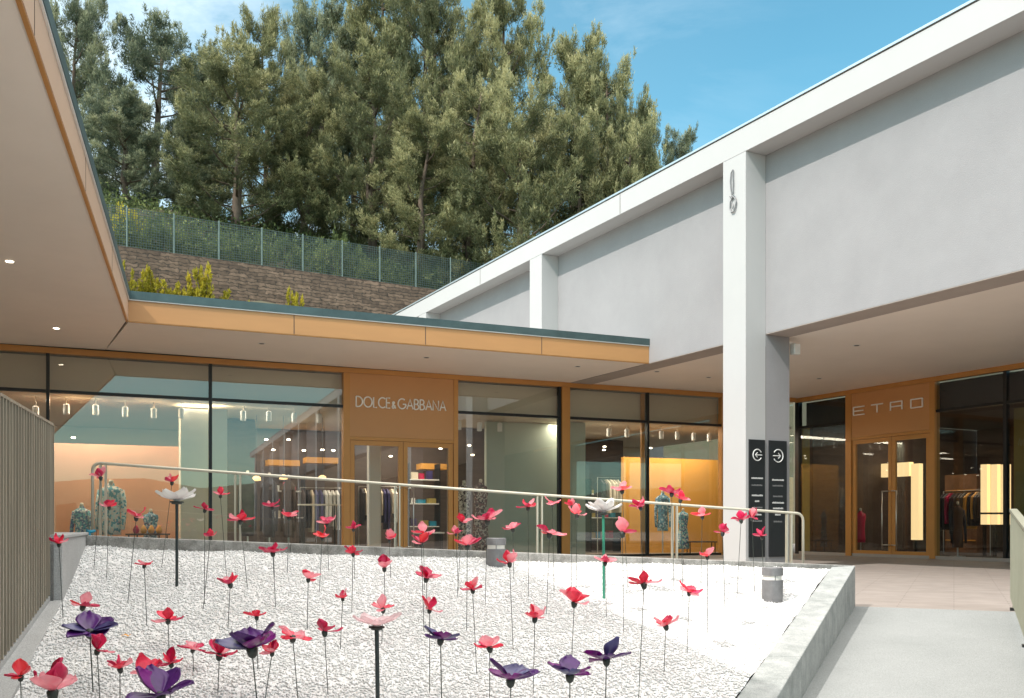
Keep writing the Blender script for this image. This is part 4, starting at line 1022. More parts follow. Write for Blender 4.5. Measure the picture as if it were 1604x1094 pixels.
# ------------------------------------------------------------------ foliage
def leaf_material(name, c1, c2, c3, trans=.25, vs=1.1):
    m = bpy.data.materials.new(name); t_, b_ = nodes_of(m); N = t_.nodes; K = t_.links
    b_.inputs['Roughness'].default_value = .55; b_.inputs['Specular IOR Level'].default_value = .3
    co = N.new('ShaderNodeTexCoord'); oi = N.new('ShaderNodeObjectInfo'); n_ = N.new('ShaderNodeTexNoise'); n_.inputs['Scale'].default_value = vs; n_.inputs['Detail'].default_value = 5
    wn = N.new('ShaderNodeTexWhiteNoise'); wn.noise_dimensions = '3D'
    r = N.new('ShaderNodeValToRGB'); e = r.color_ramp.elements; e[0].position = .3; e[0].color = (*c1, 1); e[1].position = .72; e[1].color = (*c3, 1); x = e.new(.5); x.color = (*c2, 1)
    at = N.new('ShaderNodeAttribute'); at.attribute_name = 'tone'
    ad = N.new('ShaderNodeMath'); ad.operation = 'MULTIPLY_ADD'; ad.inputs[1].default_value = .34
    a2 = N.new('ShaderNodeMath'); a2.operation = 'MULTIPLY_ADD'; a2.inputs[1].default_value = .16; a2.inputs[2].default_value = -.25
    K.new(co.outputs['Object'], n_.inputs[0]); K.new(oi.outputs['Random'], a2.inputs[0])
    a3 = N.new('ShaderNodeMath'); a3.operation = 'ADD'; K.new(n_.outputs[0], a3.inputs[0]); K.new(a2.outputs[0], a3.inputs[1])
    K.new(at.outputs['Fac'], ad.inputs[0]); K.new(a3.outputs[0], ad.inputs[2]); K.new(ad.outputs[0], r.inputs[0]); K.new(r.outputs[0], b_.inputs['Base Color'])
    tr = N.new('ShaderNodeBsdfTranslucent'); K.new(r.outputs[0], tr.inputs[0]); ms = N.new('ShaderNodeMixShader'); ms.inputs[0].default_value = trans + .15
    K.new(b_.outputs[0], ms.inputs[1]); K.new(tr.outputs[0], ms.inputs[2]); K.new(ms.outputs[0], N['Material Output'].inputs[0]); return m
M['pine'] = leaf_material('pine_needles', (.12, .135, .068), (.30, .30, .145), (.50, .47, .25))
M['pine_blue'] = leaf_material('pine_needles_cool', (.10, .13, .088), (.25, .275, .165), (.42, .43, .27))
M['shrub'] = leaf_material('shrub_leaves', (.08, .11, .045), (.20, .25, .09), (.36, .39, .15), .35, 2.)
M['yellow'] = leaf_material('yellow_leaves', (.36, .33, .04), (.60, .52, .06), (.78, .64, .10), .5, 2.5)

def leaf_mesh(name, cents, dirs, length, width, tone):
    nL = len(cents)
    rnd = rng.normal(size=(nL, 3)); side = np.cross(dirs, rnd); side /= np.linalg.norm(side, axis=1)[:, None] + 1e-9
    l = length[:, None]; w = width[:, None]
    a = cents - dirs * l * .5; c = cents + dirs * l * .5; m1 = cents + side * w * .5 - dirs * l * .1; m2 = cents - side * w * .5 - dirs * l * .1
    V = np.stack([a, m1, c, m2], 1).reshape(-1, 3); F = np.arange(nL * 4, dtype=np.int32)
    me = bpy.data.meshes.new(name); me.vertices.add(nL * 4); me.vertices.foreach_set('co', V.ravel().astype(np.float32))
    me.loops.add(nL * 4); me.loops.foreach_set('vertex_index', F); me.polygons.add(nL); me.polygons.foreach_set('loop_start', (np.arange(nL) * 4).astype(np.int32))
    me.update(calc_edges=True)
    at = me.attributes.new('tone', 'FLOAT', 'FACE'); at.data.foreach_set('value', tone.astype(np.float32))
    return me

def clump_leaves(clumps, per, ls=(.22, .42), ws=(.05, .09), up=.7):
    C = []; D = []; T = []
    for (c, rx, rz, axis, tone) in clumps:
        k = int(per * (rx * rx * rz) ** .45 * 1.1) + 12
        d = rng.normal(size=(k, 3)); d /= np.linalg.norm(d, axis=1)[:, None]
        rr = rng.random(k) ** .45
        p = d * rr[:, None] * np.array([rx, rx, rz])
        p = p + np.outer(p[:, 2] / max(rz, .01), np.array([axis[0], axis[1], 0]) * rz * .6)
        C.append(p + np.array(c)); dd = d * .55 + np.array([axis[0] * .6, axis[1] * .6, up]) + rng.normal(size=(k, 3)) * .42
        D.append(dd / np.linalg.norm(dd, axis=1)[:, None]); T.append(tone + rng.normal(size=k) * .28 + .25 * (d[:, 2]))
    C = np.concatenate(C); D = np.concatenate(D); T = np.concatenate(T); k = len(C)
    return C, D, ls[0] + (ls[1] - ls[0]) * rng.random(k), ws[0] + (ws[1] - ws[0]) * rng.random(k), T

# pine variants, built at height 14 m and crown half width 3.2 m
def pine_variant(seed, slim=1., low=.12, nl=30):
    rd = random.Random(seed); H = 14.; Rw = 3.2 * slim; limbs = []; clumps = []; tk = MB()
    lean = [rd.uniform(-.5, .5), rd.uniform(-.5, .5)]
    def tp(h): return Vector((lean[0] * (h / H) ** 1.5 + .15 * math.sin(h * .9 + seed), lean[1] * (h / H) ** 1.5, h))
    tk.tube([tp(H * .93 * k / 9) for k in range(10)], [.24 * (1 - .9 * k / 9) + .02 for k in range(10)], 9)
    for i in range(nl):
        f = low + (1 - low) * (i + rd.random() * .8) / nl; h = H * f * .93
        prof = min(1., (f - low + .30) / .45) ** .7 * max(.10, 1 - ((f - .30) / .74) ** 2 if f > .30 else 1) ** .62
        L_ = Rw * prof * rd.uniform(.55, 1.12); a = i * 2.399 + rd.uniform(-.6, .6)
        en = tp(h) + Vector((math.cos(a) * L_ * .78, math.sin(a) * L_ * .78, .15 * L_)); st = tp(max(.3, h - .45 * L_)); md = st.lerp(en, .5) - Vector((0, 0, .10 * L_))
        tk.tube([st, md, en], [.07, .045, .015], 5)
        # a limb ends in a leaning plume: a big lobe made of many small tufts
        S = rd.uniform(.75, 1.18) * (1.05 - .38 * f); tall = S * rd.uniform(1.25, 1.9); ax = Vector((math.cos(a) * .42, math.sin(a) * .42, 1)).normalized()
        tone = rd.uniform(-.12, .42)
        for k in range(5):
            tpv = en + ax * tall * rd.uniform(1.2, 1.75) + Vector((rd.gauss(0, .35), rd.gauss(0, .35), 0)) * S
            clumps.append((tpv, .13, .42, (ax.x * .6, ax.y * .6), tone + .2))
        for k in range(15):
            d = Vector((rd.gauss(0, 1), rd.gauss(0, 1), rd.gauss(0, 1))).normalized(); q = rd.random() ** .35
            pt = Vector((d.x * S, d.y * S, d.z * tall)) * q
            taper = 1 - .38 * max(0, pt.z / tall)
            c = en + ax * (tall * .45 + pt.z) + Vector((pt.x, pt.y, 0)) * taper
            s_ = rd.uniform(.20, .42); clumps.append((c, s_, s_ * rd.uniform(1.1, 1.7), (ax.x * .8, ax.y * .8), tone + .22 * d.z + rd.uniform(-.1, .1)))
        for k in range(4):
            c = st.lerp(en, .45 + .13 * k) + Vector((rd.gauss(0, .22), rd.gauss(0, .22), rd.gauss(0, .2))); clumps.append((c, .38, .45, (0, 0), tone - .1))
    for k in range(6): clumps.append((tp(H * (.88 + .022 * k)) + Vector((rd.gauss(0, .2), rd.gauss(0, .2), 0)), .40 - .03 * k, .6, (0, 0), .25))
    C, D, ls, ws, T = clump_leaves(clumps, 300, (.15, .34), (.026, .052), .75)
    tm = bpy.data.meshes.new('trunk'); tm.from_pydata(tk.v, [], tk.f); tm.update(); tm.shade_smooth(); tm.materials.append(M['trunk'])
    return tm, leaf_mesh('crown', C, D, ls, ws, T)
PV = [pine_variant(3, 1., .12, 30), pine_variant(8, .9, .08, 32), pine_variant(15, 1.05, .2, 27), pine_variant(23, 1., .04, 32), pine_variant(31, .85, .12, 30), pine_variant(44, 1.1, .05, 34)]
CM = {}
def crown_for(v, mk):
    if (v, mk) not in CM:
        c = PV[v][1].copy(); c.materials.clear(); c.materials.append(M[mk]); CM[(v, mk)] = c
    return CM[(v, mk)]
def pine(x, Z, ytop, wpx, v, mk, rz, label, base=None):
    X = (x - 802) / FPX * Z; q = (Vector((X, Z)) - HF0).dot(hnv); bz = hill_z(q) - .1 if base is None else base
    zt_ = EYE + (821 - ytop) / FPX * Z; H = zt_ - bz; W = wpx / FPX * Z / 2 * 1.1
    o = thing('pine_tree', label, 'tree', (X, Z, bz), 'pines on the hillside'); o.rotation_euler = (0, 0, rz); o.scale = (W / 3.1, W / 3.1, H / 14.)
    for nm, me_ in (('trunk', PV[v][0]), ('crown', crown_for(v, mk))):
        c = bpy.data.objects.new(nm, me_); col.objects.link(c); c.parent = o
PINES = [
 (122, 62, -12, 130, 0, 'pine_blue', .2, 'tall loose pine next to the left canopy edge, its top cut by the frame'),
 (240, 64, 26, 190, 2, 'pine_blue', 1.9, 'broad dark pine second from the left on the skyline'),
 (200, 57, 150, 150, 3, 'pine_blue', 3.0, 'shorter dark pine in front, leftmost above the mesh fence'),
 (325, 66, 80, 120, 4, 'pine', 4.0, 'slim pine in the skyline dip right of the broad dark pine'),
 (420, 65, 14, 120, 1, 'pine', .9, 'pointed pine on the skyline above the light green one'),
 (372, 56, 85, 190, 5, 'pine', 2.2, 'light olive pine full to the ground in the left middle of the row'),
 (508, 66, -5, 140, 4, 'pine_blue', 5.1, 'slim cool green pine just left of the tallest pair'),
 (478, 58, 120, 150, 3, 'pine', .4, 'mid height pine in front between the light olive one and the tallest'),
 (612, 66, -75, 170, 1, 'pine', 1.3, 'tallest pine left of the centre, top cut by the frame'),
 (660, 63, -50, 150, 4, 'pine', 2.7, 'tall narrow pine touching the tallest one on its right'),
 (580, 58, 95, 170, 0, 'pine', 3.8, 'broad pine in front below the tallest one'),
 (655, 56, 185, 160, 3, 'pine', 5.6, 'low front pine in the middle of the row'),
 (778, 65, -30, 150, 1, 'pine', 4.4, 'tall brushy pine right of the tallest pair, top cut by the frame'),
 (735, 58, 120, 150, 2, 'pine', .7, 'rounded pine in front of the gap left of the brushy pine'),
 (815, 56, 175, 190, 5, 'pine', 1.6, 'wide layered pine in front above the lower grey eaves'),
 (895, 64, 58, 150, 1, 'pine', 3.3, 'skyline pine right of the narrow sky gap'),
 (900, 57, 190, 150, 3, 'pine', 5.0, 'lower front pine right of the wide layered one'),
 (950, 62, 95, 130, 0, 'pine', 2.0, 'skyline pine stepping down to the right'),
 (1000, 60, 148, 100, 4, 'pine', 4.8, 'rightmost pine of the main row with a drooping outline'),
 (975, 56, 200, 130, 2, 'pine', .1, 'front pine leaning over the grey eaves under the rightmost one'),
 (1068, 74, 205, 90, 3, 'pine_blue', 1.1, 'small distant pine peeping over the grey eaves'),
 (300, 57, 205, 100, 1, 'pine_blue', 2.5, 'small shaded pine between dark and light olive pines'),
 (730, 70, 60, 150, 2, 'pine_blue', 5.5, 'shaded pine far back between the tallest pair and the brushy pine'),
 (555, 70, 30, 120, 0, 'pine_blue', 1.0, 'shaded pine far back behind the slim cool green one'),
]
for a in PINES: pine(*a)

def shrub_variant(seed, sc, per, ls, ws, plume=False):
    rd = random.Random(seed); cl = []; tk = MB()
    if plume:
        for i in range(7):
            a = rd.uniform(0, 6.28); l = rd.uniform(.75, 1.); sp_ = rd.uniform(.05, .70); en = Vector((math.cos(a) * sp_, math.sin(a) * sp_, l))
            tk.tube([(0, 0, 0), en * .5 + Vector((0, 0, .05)), en], [.018, .012, .004], 5)
            for k in range(8): cl.append((en * (.22 + .80 * k / 8) + Vector((rd.gauss(0, .10), rd.gauss(0, .10), rd.gauss(0, .03))), .15 * (1.1 - .09 * k), .10, (0, 0), rd.uniform(0, .4)))
    else:
        for i in range(26):
            a = rd.uniform(0, 6.28); rr = math.sqrt(rd.random()) * .75; h = rd.uniform(.15, .85) * (1 - .4 * rr); en = Vector((math.cos(a) * rr, math.sin(a) * rr, h))
            if i % 3 == 0: tk.tube([(0, 0, 0), en * .6, en], [.03, .02, .006], 5)
            cl.append((en, rd.uniform(.13, .24), rd.uniform(.12, .26), (0, 0), rd.uniform(-.1, .4)))
    C = []; D = []; T = []
    for (c, rx, rz, ax, tone) in cl:
        k = per; d = rng.normal(size=(k, 3)); d /= np.linalg.norm(d, axis=1)[:, None]; p = d * (rng.random(k) ** .45)[:, None] * np.array([rx, rx, rz]); C.append(p + np.array(c))
        dd = d + np.array([0, 0, .3]) + rng.normal(size=(k, 3)) * .4; D.append(dd / np.linalg.norm(dd, axis=1)[:, None]); T.append(tone + rng.normal(size=k) * .25)
    C = np.concatenate(C); D = np.concatenate(D); T = np.concatenate(T); k = len(C)
    tm = bpy.data.meshes.new('stems'); tm.from_pydata(tk.v, [], tk.f); tm.update(); tm.materials.append(M['trunk'])
    return tm, leaf_mesh('foliage', C, D, ls[0] + (ls[1] - ls[0]) * rng.random(k), ws[0] + (ws[1] - ws[0]) * rng.random(k), T)
SV = [shrub_variant(s, 1, 95, (.05, .10), (.03, .05)) for s in (1, 2, 3)]
YV = [shrub_variant(s, 1, 46, (.07, .13), (.03, .05), True) for s in (5, 6, 7)]
for tm, fm in SV: fm.materials.append(M['shrub'])
for tm, fm in YV: fm.materials.append(M['yellow'])
SVY = []
for tm, fm in SV[:2]: c = fm.copy(); c.materials.clear(); c.materials.append(M['yellow']); SVY.append((tm, c))
def shrub(x, Z, base, h, w, vv, label, name='shrub', grp='shrubs along the mesh fence'):
    X = (x - 802) / FPX * Z; o = thing(name, label, 'shrub', (X, Z, base), grp); o.scale = (w / 2, w / 2, h); o.rotation_euler = (0, 0, random.uniform(0, 6))
    for nm, me_ in zip(('stems', 'foliage'), vv): c = bpy.data.objects.new(nm, me_); col.objects.link(c); c.parent = o
def hline_Z(x, q):     # depth where a sight line meets the line q behind the fence
    b0 = HF0 + hnv * q; k_ = (x - 802) / FPX; s_ = (k_ * b0.y - b0.x) / (hdv.x - k_ * hdv.y); return (b0 + hdv * s_).y
SH = [(205, 2.6, 2.2, 'leftmost shrub behind the mesh fence next to the canopy'), (250, 2.2, 2.8, 'shrub second from left behind the mesh fence'), (292, 2.0, 3.0, 'round shrub third from left behind the mesh fence'),
      (345, 1.8, 2.4, 'lower shrub behind the mesh fence under the light olive pine'), (385, 2.5, 3.2, 'broad shrub pressing on the mesh fence, fourth post from left'), (440, 2.3, 2.8, 'pale shrub behind the mesh fence left of its middle'),
      (495, 2.9, 3.0, 'shrub rising above the mesh fence near its middle'), (535, 3.1, 3.4, 'bright tall shrub above the mesh fence, left of the low front pine'), (590, 2.0, 3.0, 'low shrub behind the mesh fence right of the bright tall one'),
      (648, 2.2, 3.0, 'shrub behind the mesh fence below the low front pine'), (705, 3.2, 3.2, 'bright green shrub above the fence near the grey eaves'), (745, 3.0, 3.0, 'second bright shrub where the fence nears the grey eaves'),
      (795, 3.6, 4.0, 'large bright shrub rising right behind the grey eaves'), (850, 2.8, 3.0, 'rightmost shrub just over the grey eaves')]
for i, (x, h, w, lb) in enumerate(SH):
    Z = hline_Z(x, 1.3 if i % 2 else 2.1); shrub(x, Z, 14.5, h, w, SV[i % 3], lb)
for i, (x, y, h, lb) in enumerate(((186, 296, 2.6, 'yellowish shrub beside the canopy above the left end of the mesh fence'), (208, 310, 2.2, 'small yellow green shrub next to the left end of the mesh fence'))):
    Z = hline_Z(x, 3.5); shrub(x, Z, 15.4, h, 2.2, SVY[i % 2], lb)
YS = [(211, 2.9, 1.5, 0), (237, 2.8, 1.6, 1), (262, 2.2, 1.9, 2), (302, 2.3, 1.6, 0), (322, 3.3, 1.9, 1), (343, 2.2, 1.5, 2), (385, 1.8, 2.2, 3), (366, 1.4, 1.2, 0), (457, 2.7, 1.3, 1), (480, 1.7, 1.5, 2), (468, 1.4, 1.9, 4)]
YS = [(x, h * .86, w * 1.5, v) for x, h, w, v in YS]
YL = ['leftmost yellow plume of foliage by the stone wall', 'second yellow plume from the canopy corner', 'low spreading yellow bush third from the canopy corner', 'yellow bush at the foot of the tall yellow plume, left side',
      'tallest yellow plume of foliage before the stone wall', 'yellow bush right of the tallest yellow plume', 'rounded yellow green bush above the canopy', 'tiny yellow bush left of the rounded one',
      'upright yellow plume on its own in front of the stone wall', 'smaller yellow plume right of the upright one', 'low yellow bush at the foot of the upright plume']
for (x, h, w, v), lb in zip(YS, YL):
    Z = hline_Z(x, -1.4); X = (x - 802) / FPX * Z
    shrub(x, Z, 10.9, h, w, YV[v] if v < 3 else SVY[v - 3], lb, 'yellow_shrub', 'yellow shrubs before the stone wall')

# undergrowth covering the slope between the fence and the pines
NU = 60000
us = rng.random(NU) * 60 - 8; uq = .6 + rng.random(NU) ** 1.2 * 16
lump = .35 + .55 * np.abs(np.sin(us * 1.1 + np.sin(uq * 1.3) * 2) * np.sin(uq * 1.7 + us * .6))
zq = np.array([hill_z(float(a)) for a in uq]) + rng.random(NU) * lump * 1.5 + .1
cc = np.stack([HF0.x + hdv.x * us + hnv.x * uq, HF0.y + hdv.y * us + hnv.y * uq, zq], 1)
dd_ = rng.normal(size=(NU, 3)) + np.array([0, 0, .5]); dd_ /= np.linalg.norm(dd_, axis=1)[:, None]
um = leaf_mesh('undergrowth', cc, dd_, .16 + .16 * rng.random(NU), .07 + .07 * rng.random(NU), rng.normal(size=NU) * .3)
um.materials.append(M['shrub']); uo = bpy.data.objects.new('undergrowth', um); col.objects.link(uo)
uo['kind'] = 'stuff'; uo['label'] = 'tangled green undergrowth on the slope below the pines'; uo['category'] = 'undergrowth'

# far wooded ridge behind the viewer, met only in reflections and from other places
rb = MB(); kk = 40
for i in range(kk + 1):
    a = R(200 + 140 * i / kk); r_ = 150; x_, y_ = r_ * math.cos(a), r_ * math.sin(a); hh = 9 + 2.0 * math.sin(i * .5) + 1.2 * math.sin(i * 1.7) + 1.0 * math.sin(i * 4.1)
    rb.v += [(x_, y_, -1), (x_ * 1.25, y_ * 1.25, hh), (x_ * 1.8, y_ * 1.8, -1)]
for i in range(kk):
    for j in range(2): rb.f.append((i * 3 + j, i * 3 + j + 1, i * 3 + j + 4, i * 3 + j + 3))
struct(rb.build('distant_hills', mat('far_wood', (.07, .09, .05), .9, var=.4, vscale=.15), smooth=True))
# paving at the viewer's back
b = MB(); b.prism([(-8, 1.9), (-1.3, 1.9), (-1.0, 1.2), (6, .2), (9, -14), (-8, -14)], -.6, -.3); struct(b.build('lower_pavement', M['path']))

# ------------------------------------------------------------------ sculpture flowers
def petal_mesh(shape, th=.012):
    nu_, nv_ = 8, 7; top = []; 
    L_, Wd, cup, lift, tip = shape
    for i in range(nu_ + 1):
        u = i / nu_; w = Wd * (math.sin(math.pi * min(1, (u * .93 + .05)) ** .8) ** .62) * (.30 + .70 * min(1, u * 1.9)) if u < 1 else Wd * .30
        for j in range(nv_ + 1):
            v = j / nv_ * 2 - 1; x = L_ * u * (1 - .10 * (v * v) * (u ** 3)); y = w * .5 * v
            z = lift * u * u + cup * (v * v) * w * .5 + tip * max(0, u - .7) ** 1.5 + .035 * math.sin(v * 5 + u * 4) * u
            top.append((x, y, z))
    N_ = len(top); bot = [(x, y, z - th) for x, y, z in top]; f = []
    W1 = nv_ + 1
    for i in range(nu_):
        for j in range(nv_):
            a = i * W1 + j; f.append((a, a + W1, a + W1 + 1, a + 1)); f.append((N_ + a, N_ + a + 1, N_ + a + W1 + 1, N_ + a + W1))
    ring = [j for j in range(W1)] + [i * W1 + nv_ for i in range(1, nu_ + 1)] + [nu_ * W1 + j for j in range(nv_ - 1, -1, -1)] + [i * W1 for i in range(nu_ - 1, 0, -1)]
    for k in range(len(ring)): a, c = ring[k], ring[(k + 1) % len(ring)]; f.append((a, c, N_ + c, N_ + a))
    return top + bot, f
PS = [(1, .86, .30, .10, .4), (1, .96, .42, .20, .2), (1, .74, .18, -.10, .8), (1, .88, .5, .28, -.4), (1, .80, .12, .02, 1.1)]
PSB = [(1, 1.0, .35, .18, .2), (1, 1.1, .28, .03, .4), (1, .95, .22, .10, .0)]
PSW = [(1, .66, .30, .12, .4), (1, .74, .2, .02, .6)]
def mk_petals(shapes, mats):
    out = {}
    for si, s in enumerate(shapes):
        v, f = petal_mesh(s)
        for mk in mats:
            me_ = bpy.data.meshes.new('petal'); me_.from_pydata(v, [], f); me_.update(); me_.shade_smooth(); me_.materials.append(M[mk]); out[(si, mk)] = me_
    return out
PR = mk_petals(PS, ['petal_red', 'petal_scarlet', 'petal_crimson', 'petal_pink'])
PP = mk_petals(PSB, ['petal_purple', 'petal_plum', 'petal_indigo'])
PWt = mk_petals(PSW, ['petal_white', 'petal_blush'])
def mesh_of(mb, m, smooth=True):
    me_ = bpy.data.meshes.new('part'); me_.from_pydata(mb.v, [], mb.f); me_.update(); me_.materials.append(m)
    if smooth: me_.shade_smooth()
    return me_
calyx_me = mesh_of(MB().lathe((0, 0, 0), [(.05, -.30), (.14, -.22), (.17, -.10), (.19, .02), (.13, .10), (.05, .14)], 12), M['calyx'])
stem_me = mesh_of(MB().tube([(0, 0, 0), (0, 0, 1)], 1, 6), M['stem']); 
stem_gr = mesh_of(MB().tube([(0, 0, 0), (0, 0, 1)], 1, 10), M['stem_green']); stem_bk = mesh_of(MB().tube([(0, 0, 0), (0, 0, 1)], 1, 10), M['stem_black'])
disc_me = mesh_of(MB().lathe((0, 0, 0), [(.05, -.14), (.22, -.12), (.22, -.07), (.30, -.06), (.30, -.02), (.12, .0)], 14), M['calyx'])
heart_me = mesh_of(MB().lathe((0, 0, 0), [(.20, -.02), (.26, .06), (.20, .16), (.05, .20)], 14), M['petal_white'])

def part(name, me_, parent, loc=(0, 0, 0), rot=None, sc=(1, 1, 1)):
    o = bpy.data.objects.new(name, me_); col.objects.link(o); o.parent = parent; o.location = loc; o.scale = sc
    if rot is not None: o.rotation_mode = 'QUATERNION'; o.rotation_quaternion = rot
    return o
from mathutils import Quaternion, Euler
def flower(idx, kind, hx, hy, bx, by, w, label):
    rd = random.Random(idx * 13 + 5)
    base = ground_hit(bx, by); Z = base.y; head = px(hx, hy, Z - (0 if kind != 'far' else 0)); 
    base.z = float(bed_height(base.x, base.y)) - .01
    r = w / 2 / FPX * Z * 1.17
    grp = {'red': 'red sculpture poppies in the gravel', 'purple': 'large purple sculpture flowers', 'white': 'white sculpture flowers on thick stems'}[kind]
    nm = {'red': 'poppy', 'purple': 'purple_flower', 'white': 'white_flower'}[kind]
    o = thing(nm, label, 'flower', base, grp)
    hv = head - base; up = hv.normalized(); neck = hv - up * (r * (.28 if kind != 'white' else .12))
    q = Vector((0, 0, 1)).rotation_difference(up)
    sr = {'red': .0019, 'purple': .0027, 'white': .0095}[kind]
    part('stem', stem_me if kind != 'white' else (stem_gr if idx == 62 else stem_bk), o, (0, 0, 0), q, (sr, sr, neck.length))
    tilt = Euler((rd.uniform(-.22, .30), rd.uniform(-.25, .25), rd.uniform(0, 6.28))).to_quaternion()
    if kind == 'white': tilt = Euler((rd.uniform(-.06, .06), rd.uniform(-.06, .06), rd.uniform(0, 6))).to_quaternion()
    c0 = neck
    if kind == 'white':
        part('disc', disc_me, o, c0, tilt, (r, r, r)); part('flower_heart', heart_me, o, c0, tilt, (r * .55, r * .55, r * .5))
    else: part('calyx', calyx_me, o, c0 + Vector((0, 0, r * .02)), tilt, (r * (1 if kind == 'red' else .85),) * 3)
    if kind == 'red':
        main = rd.choice(['petal_red', 'petal_red', 'petal_scarlet', 'petal_crimson']); npet = rd.choice([5, 5, 6]); a0 = rd.uniform(0, 6.28)
        for k in range(npet):
            a = a0 + k * 2 * math.pi / npet + rd.uniform(-.22, .22); el = rd.choice([R(rd.uniform(-10, 12)), R(rd.uniform(2, 26)), R(rd.uniform(34, 70))])
            mk = main if rd.random() > .38 else 'petal_pink'
            if rd.random() < .2: mk = 'petal_crimson'
            qq_ = Quaternion((0, 0, 1), a) @ Quaternion((0, 1, 0), -el); s = r * rd.uniform(.84, 1.16)
            part('petal', PR[(rd.randrange(5), mk)], o, c0 + Vector((0, 0, r * .06)), tilt @ qq_, (s, s, s))
    elif kind == 'purple':
        a0 = rd.uniform(0, 6.28)
        for k in range(6):
            a = a0 + k * 2 * math.pi / 6 + rd.uniform(-.2, .2); el = R(rd.choice([rd.uniform(-6, 10), rd.uniform(8, 28), rd.uniform(-6, 20), rd.uniform(32, 52)]))
            mk = rd.choice(['petal_purple', 'petal_purple', 'petal_plum', 'petal_indigo'])
            qq_ = Quaternion((0, 0, 1), a) @ Quaternion((0, 1, 0), -el); s = r * rd.uniform(.88, 1.06)
            part('petal', PP[(rd.randrange(3), mk)], o, c0 + Vector((0, 0, r * .05)), tilt @ qq_, (s, s * .9, s))
    else:
        for k in range(7):
            a = k * 2 * math.pi / 7 + rd.uniform(-.1, .1); el = R(rd.uniform(4, 22) if idx != 62 else rd.uniform(5, 38))
            mk = 'petal_white' if idx != 48 else 'petal_blush'
            qq_ = Quaternion((0, 0, 1), a) @ Quaternion((0, 1, 0), -el); s = r * rd.uniform(.92, 1.05)
            part('petal', PWt[(rd.randrange(2), mk)], o, c0 + Vector((0, 0, r * .02)), tilt @ qq_, (s, s, s))

